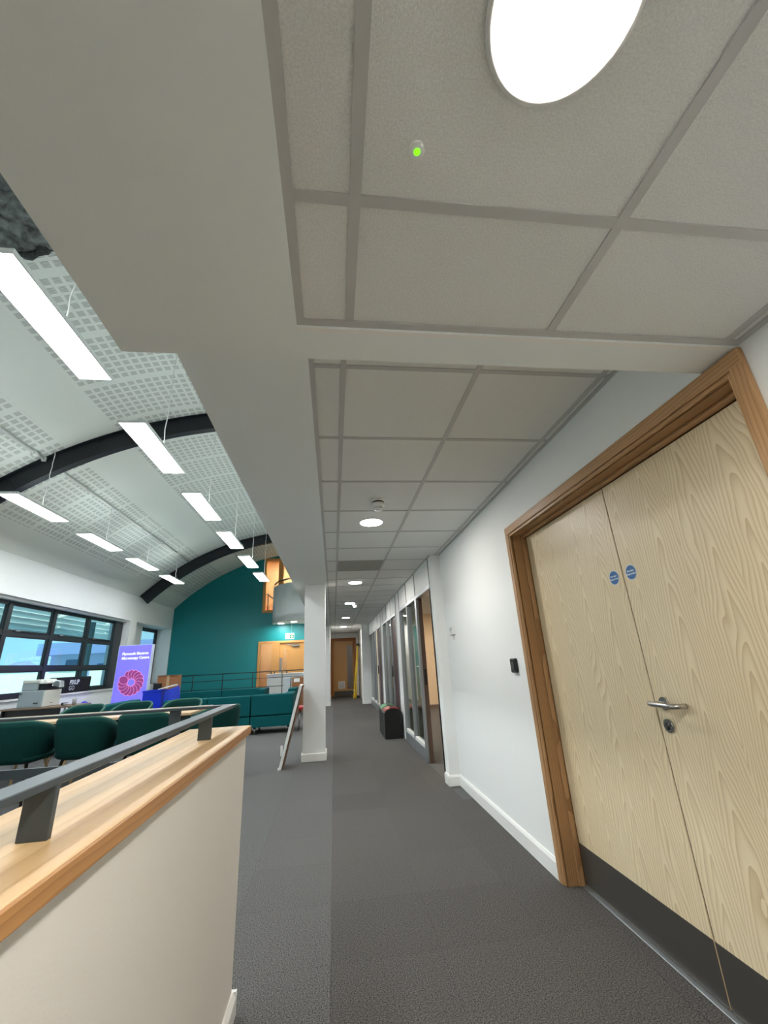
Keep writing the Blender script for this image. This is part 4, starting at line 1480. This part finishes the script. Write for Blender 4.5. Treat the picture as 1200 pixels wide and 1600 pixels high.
# illuminated banner stand
A = Vector((-5.42, 11.72, 0))
B = Vector((-4.58, 11.62, 0))
bx = (B - A).normalized()
by = Vector((-bx.y, bx.x, 0))     # pointing away from camera
Wd = (B - A).length
root = empty('display_banner', tuple(A), 'purple Plymouth Electron Microscopy Centre banner before the windows', 'banner')
root.rotation_euler = (0, 0, math.atan2(bx.y, bx.x))
HB = 1.95
PURP = mat('purple_print', (112, 104, 226), .5, emit=(112, 104, 226), es=.35)
lpart('light_box', MB().box(0, Wd, 0, .12, .03, HB, bev=.004), mat('banner_side_pale', (206, 218, 240), .4), root)
pr_ = lpart('printed_face', MB().box(.02, Wd - .012, -.004, .0, .05, HB - .012), PURP, root)
for sx in (.1, Wd - .1):
    lpart('foot', MB().box(sx - .03, sx + .03, -.15, .27, 0, .03, bev=.004), ALU, root)
for kk, tx in enumerate(('Plymouth Electron', 'Microscopy Centre')):
    me = text_mesh('lettering', tx, .088, mat('print_white', (240, 244, 255), .5, emit=(240, 244, 255), es=.35), .0005, 'LEFT', shear=.0, bold=.0018)
    o = bpy.data.objects.new('lettering', me)
    C.objects.link(o)
    o.parent = root
    o.matrix_basis = Matrix(((1, 0, 0, .115), (0, 0, -1, -.006), (0, 1, 0, HB - .235 - kk * .105), (0, 0, 0, 1)))
# the micrograph of a coiled chain of discs
rc = Vector((.44, 0, 1.06))
DISC = [mat('micrograph_plum', (128, 52, 112), .6, emit=(128, 52, 112), es=.3), mat('micrograph_rose', (214, 128, 190), .6, emit=(214, 128, 190), es=.3)]
nseg = 15
for k in range(nseg):
    t = math.radians(118 - 318 * k / (nseg - 1))
    R_ = .19
    c = Vector((rc.x + R_ * 1.06 * math.cos(t), 0, rc.z + R_ * math.sin(t)))
    big = .112 + .012 * (k / nseg)
    for q, (s_, dm) in enumerate(((1.0, DISC[1]), (.89, DISC[0]))):
        b = MB()
        n = 22
        ring0, ring1 = [], []
        for j in range(n):
            a = 2 * PI * j / n
            u, v = big * s_ * math.cos(a), .09 * s_ * math.sin(a)
            if k >= nseg - 1:
                v *= 1.1
            # long axis radial
            px = c.x + u * math.cos(t) - v * math.sin(t)
            pz = c.z + u * math.sin(t) + v * math.cos(t)
            dep = -.005 - k * .0006 - q * .0003
            ring0.append((px, dep, pz))
            ring1.append((px, dep + .0002, pz))
        b.hexa(ring0, ring1)
        lpart('micrograph_disc', b, dm, pr_)

# blue crates, box and bag on and behind the sofas
def crate(x, y, z, w_, d_, h_, label):
    root = empty('blue_crate', (x, y, z), label, 'crate')
    b = MB()
    t = .012
    b.hexa([(x - w_ / 2 + .03, y - d_ / 2 + .03, z), (x + w_ / 2 - .03, y - d_ / 2 + .03, z), (x + w_ / 2 - .03, y + d_ / 2 - .03, z), (x - w_ / 2 + .03, y + d_ / 2 - .03, z)],
           [(x - w_ / 2, y - d_ / 2, z + h_), (x + w_ / 2, y - d_ / 2, z + h_), (x + w_ / 2, y + d_ / 2, z + h_), (x - w_ / 2, y + d_ / 2, z + h_)])
    top = [f for f in b.bm.faces if f.calc_center_median().z > z + h_ - .001]
    r = bmesh.ops.inset_region(b.bm, faces=top, thickness=t)
    for f in top:
        bmesh.ops.translate(b.bm, verts=f.verts, vec=(0, 0, -h_ + .03))
    part('tub', b, BLUE, root)
    b = MB()
    e = .012
    b.box(x - w_ / 2 - e, x + w_ / 2 + e, y - d_ / 2 - e, y - d_ / 2 + .006, z + h_ - .03, z + h_ + .004)
    b.box(x - w_ / 2 - e, x + w_ / 2 + e, y + d_ / 2 - .006, y + d_ / 2 + e, z + h_ - .03, z + h_ + .004)
    b.box(x - w_ / 2 - e, x - w_ / 2 + .006, y - d_ / 2, y + d_ / 2, z + h_ - .03, z + h_ + .004)
    b.box(x + w_ / 2 - .006, x + w_ / 2 + e, y - d_ / 2, y + d_ / 2, z + h_ - .03, z + h_ + .004)
    part('rim', b, BLUE, root)
    return root
crate(-4.02, 10.72, .0, .40, .36, .885, 'tall blue plastic tub behind the sofas, under the banner')
root = empty('blue_bag', (-3.7, 10.6, 0), 'blue patterned carrier bag with white paper on top', 'bag')
pts = []
for k, (z, s_) in enumerate(((.0, .9), (.2, 1.0), (.5, 1.05), (.8, 1.0), (.91, .85))):
    ring = []
    for j in range(20):
        a = 2 * PI * j / 20
        wob = 1 + .06 * math.sin(3 * a + k)
        ring.append((-3.6 + .17 * s_ * wob * math.cos(a), 10.55 + .12 * s_ * wob * math.sin(a), z + (.05 * math.cos(a) if k == 4 else 0)))
    pts.append(ring)
part('bag_body', MB().grid(pts, closed_u=True), mat('blue_bag_print', (30, 58, 190), .6, noise=(40, .5)), root)
part('paper', MB().hexa([(-3.88, 10.45, .90), (-3.56, 10.47, .96), (-3.54, 10.66, .97), (-3.84, 10.66, .92)], [(-3.88, 10.45, .915), (-3.56, 10.47, .99), (-3.54, 10.66, 1.0), (-3.84, 10.66, .935)]), WHITEP, root)
root = empty('cardboard_box', (-4.0, 12.45, .45), 'brown cardboard carton standing on the sofa', 'box')
root.location = (-4.0, 11.2, 0)
part('carton', MB().box(-4.16, -3.68, 11.1, 11.3, 0, 1.185, bev=.004), CARD, root)
part('tape', MB().box(-3.95, -3.89, 11.096, 11.101, .5, 1.186), mat('packing_tape', (182, 150, 110), .3), root)
part('flap', MB().box(-4.15, -3.70, 11.08, 11.1, 1.178, 1.19), CARD, root)
root['label'] = 'tall brown cardboard carton standing behind the blue tub'
root = empty('black_box', (-4.05, 10.95, 0), 'small black equipment box on a stand behind the tub', 'box')
part('case', MB().box(-4.19, -4.03, 10.97, 11.07, .86, 1.02, bev=.006), BLACK, root)
part('stand', MB().box(-4.16, -4.06, 10.98, 11.06, 0, .86), BLACK, root)
root = empty('blue_sack', (-5.2, 10.0, 0), 'blue sack peeping over the chairs by the window wall', 'sack')
pts = []
for k, (z, s_) in enumerate(((.0, .8), (.25, 1.05), (.5, 1.0), (.66, .8), (.74, .45), (.75, .05))):
    ring = []
    for j in range(22):
        a = 2 * PI * j / 22
        wob = 1 + .1 * math.sin(3 * a + k * 1.3)
        ring.append((-5.13 + .24 * s_ * wob * math.cos(a), 10.0 + .2 * s_ * wob * math.sin(a), z + .03 * math.sin(2 * a + k) * (k > 1)))
    pts.append(ring)
part('sack_body', MB().grid(pts, closed_u=True), BLUE, root)
part('tie', MB().lathe([(.13, .0), (.13, .02)], (-5.13, 10.0, .715), 16), BLUE, root)

# balustrade before the teal wall
root = empty('ramp_balustrade', (-3.2, 15.0, 0), 'thin dark three-rail balustrade before the teal wall', 'railing')
DKR = mat('navy_black_steel', (26, 34, 44), .45)
for z in (1.115, .92, .655, .38):
    part('rail', MB().tube((-5.6, 15.0, z), (-0.75, 15.0, z), .014 if z > 1 else .010, n=8), DKR, root)
for x in (-5.5, -4.53, -3.60, -2.65, -1.70, -.8):
    part('post', MB().box(x - .012, x + .012, 14.988, 15.012, 0, 1.115), DKR, root)
# white reception counter
root = empty('reception_counter', (-1.7, 15.9, 0), 'white counter standing in front of the oak doors', 'counter')
part('front_panel', MB().box(-2.28, -.62, 15.62, 15.66, 0, .99), WHITEP, root)
part('counter_top', MB().box(-2.3, -.60, 15.58, 15.98, .99, 1.025, bev=.004), WHITEP, root)
part('end_panel', MB().box(-2.28, -2.24, 15.66, 15.96, 0, .99), WHITEP, root)
for i, (x, h_, lb) in enumerate(((-2.16, .075, 'short black bottle on the white counter, leftmost'), (-2.05, .085, 'black bottle on the white counter, second from left'), (-1.63, .085, 'black bottle on the white counter, rightmost'))):
    root = empty('bottle', (x, 15.75, 1.026), lb, 'bottle', 'dark bottles on the counter')
    part('glass_body', MB().lathe([(.02, 0), (.022, .01), (.022, h_ * .6), (.01, h_ * .8), (.01, h_)], (x, 15.75, 1.026), 14), BLACK, root)
    part('cap', MB().lathe([(.012, h_), (.012, h_ + .015)], (x, 15.75, 1.026), 12), BLACK, root)
# boxes next to the counter
root = empty('storage_box', (-1.1, 13.4, 0), 'brown box stack half hidden by the pillar', 'box')
part('lower_carton', MB().box(-1.25, -.8, 13.3, 13.7, 0, .45, bev=.005), CARD, root)
part('upper_carton', MB().box(-1.22, -.82, 13.32, 13.68, .452, .92, bev=.005), CARD, root)
part('label_sheet', MB().box(-1.17, -1.0, 13.316, 13.32, .80, .9), WHITEP, root)
root = empty('clear_tub', (-1.37, 13.5, 0), 'translucent grey tub beside the brown boxes', 'tub')
part('tub_body', MB().hexa([(-1.44, 13.36, 0), (-1.3, 13.36, 0), (-1.3, 13.66, 0), (-1.44, 13.66, 0)], [(-1.47, 13.34, .9), (-1.27, 13.34, .9), (-1.27, 13.68, .9), (-1.47, 13.68, .9)]), mat('frosted_tub', (190, 196, 200), .35), root)
part('tub_lid', MB().box(-1.475, -1.265, 13.335, 13.685, .9, .925, bev=.004), mat('frosted_tub', (190, 196, 200), .35), root)
root = empty('red_stool', (-.78, 9.0, 0), 'red stool glimpsed between leaning board and pillar', 'stool')
part('seat', MB().lathe([(.15, .40), (.17, .41), (.17, .45), (.15, .46)], (-.62, 9.6, 0), 24), mat('red_vinyl', (176, 30, 40), .5), root)
for k in range(4):
    a = PI / 4 + k * PI / 2
    part('leg', MB().tube((-.62 + .1 * math.cos(a), 9.6 + .1 * math.sin(a), .405), (-.62 + .15 * math.cos(a), 9.6 + .15 * math.sin(a), 0), .012), STEEL, root)
root.location = root.location

# ================================================================== OUTSIDE
b = MB().box(-160, -6.45, -60, 160, -3.4, -3.2)
solid('terrace_ground', b, mat('pale_paving', (200, 206, 196), .9, noise=(.4, .1)), 'pale sunlit yard outside the windows', 'ground')['kind'] = 'structure'
b = MB()
b.box(-34, -6.46, -8, 37, -.6, .28)
solid('flat_roof', b, mat('pale_green_roof_membrane', (206, 222, 208), .8, noise=(.8, .06)), 'pale flat roof just below the windows outside', 'roof')
root = empty('sun_louvres', (-7.2, 7.5, 2.1), 'pale horizontal sun louvre blades outside the strip window', 'louvres')
LOUV = mat('louvre_pale_green', (236, 246, 240), .5)
for k in range(7):
    x = -7.25
    z = 2.30 + .135 * k
    part('blade', MB().hexa([(x - .05, 0, z - .06), (x + .05, 0, z + .05), (x + .05, 17, z + .05), (x - .05, 17, z - .06)],
                            [(x - .05, 0, z - .045), (x + .05, 0, z + .065), (x + .05, 17, z + .065), (x - .05, 17, z - .045)]), LOUV, root)
for yv in (4.2, 7.0, 9.6, 12.2, 14.6):
    part('bracket', MB().hexa([(-7.8, yv - .012, 2.74), (-6.46, yv - .012, 2.86), (-6.46, yv + .012, 2.86), (-7.8, yv + .012, 2.74)],
                              [(-7.8, yv - .012, 2.77), (-6.46, yv - .012, 2.95), (-6.46, yv + .012, 2.95), (-7.8, yv + .012, 2.77)]), LOUV, root)
    part('stay', MB().tube((-7.75, yv, 2.75), (-6.46, yv, 2.2), .014, n=6), LOUV, root)
root = empty('steel_post', (-6.8, 12.96, .28), 'grey steel column standing outside the strip window', 'post')
part('column', MB().box(-6.86, -6.74, 12.9, 13.02, .28, 2.7), mat('grey_steel_paint', (88, 112, 116), .5), root)
part('base_plate', MB().box(-6.92, -6.68, 12.84, 13.08, .28, .3), mat('grey_steel_paint', (88, 112, 116), .5), root)
root = empty('low_building', (-14.8, 22, .28), 'pale green-white low plant building beyond the printer window', 'building')
PLW = mat('pale_green_cladding', (226, 240, 228), .7)
part('clad_wall', MB().box(-17.5, -13.05, 22, 25, .28, 1.62), PLW, root)
part('parapet_cap', MB().box(-17.6, -12.95, 21.95, 25.05, 1.62, 1.68), LOUV, root)
root = empty('low_building', (-10.2, 22, .28), 'pale low plant building glimpsed behind the black carry case', 'building')
part('clad_wall', MB().box(-11.3, -9.3, 22, 25, .28, 1.62), PLW, root)
part('parapet_cap', MB().box(-11.35, -9.25, 21.95, 25.05, 1.62, 1.66), LOUV, root)
root = empty('neighbour_building', (-19, 38, -3.2), 'flat roofed blue-grey building seen through the windows', 'building')
BW = mat('blue_render', (150, 172, 206), .7)
part('main_block', MB().box(-22.6, -15.2, 38, 46, -3.2, 3.0), BW, root)
part('roof_slab', MB().box(-23.4, -14.6, 37.4, 46.5, 3.0, 3.9), mat('blue_roof_edge', (122, 150, 196), .6), root)
part('glazing_strip', MB().box(-21.4, -20.0, 37.95, 38.0, .5, 2.6), mat('dark_blue_glazing', (62, 86, 120), .2), root)
part('glazing_strip', MB().box(-19.0, -16.0, 37.95, 38.0, .9, 2.2), mat('dark_blue_glazing', (62, 86, 120), .2), root)
pts = []
for k in range(60):
    x = -150 + 150 * k / 59
    h_ = 4.2 + 1.3 * math.sin(k * .55) + .9 * math.sin(k * 1.37 + 1) + random.random() * .5
    pts.append([(x, 118, -3.2), (x, 119, h_ * .8), (x, 124, h_), (x, 150, -3.2)])
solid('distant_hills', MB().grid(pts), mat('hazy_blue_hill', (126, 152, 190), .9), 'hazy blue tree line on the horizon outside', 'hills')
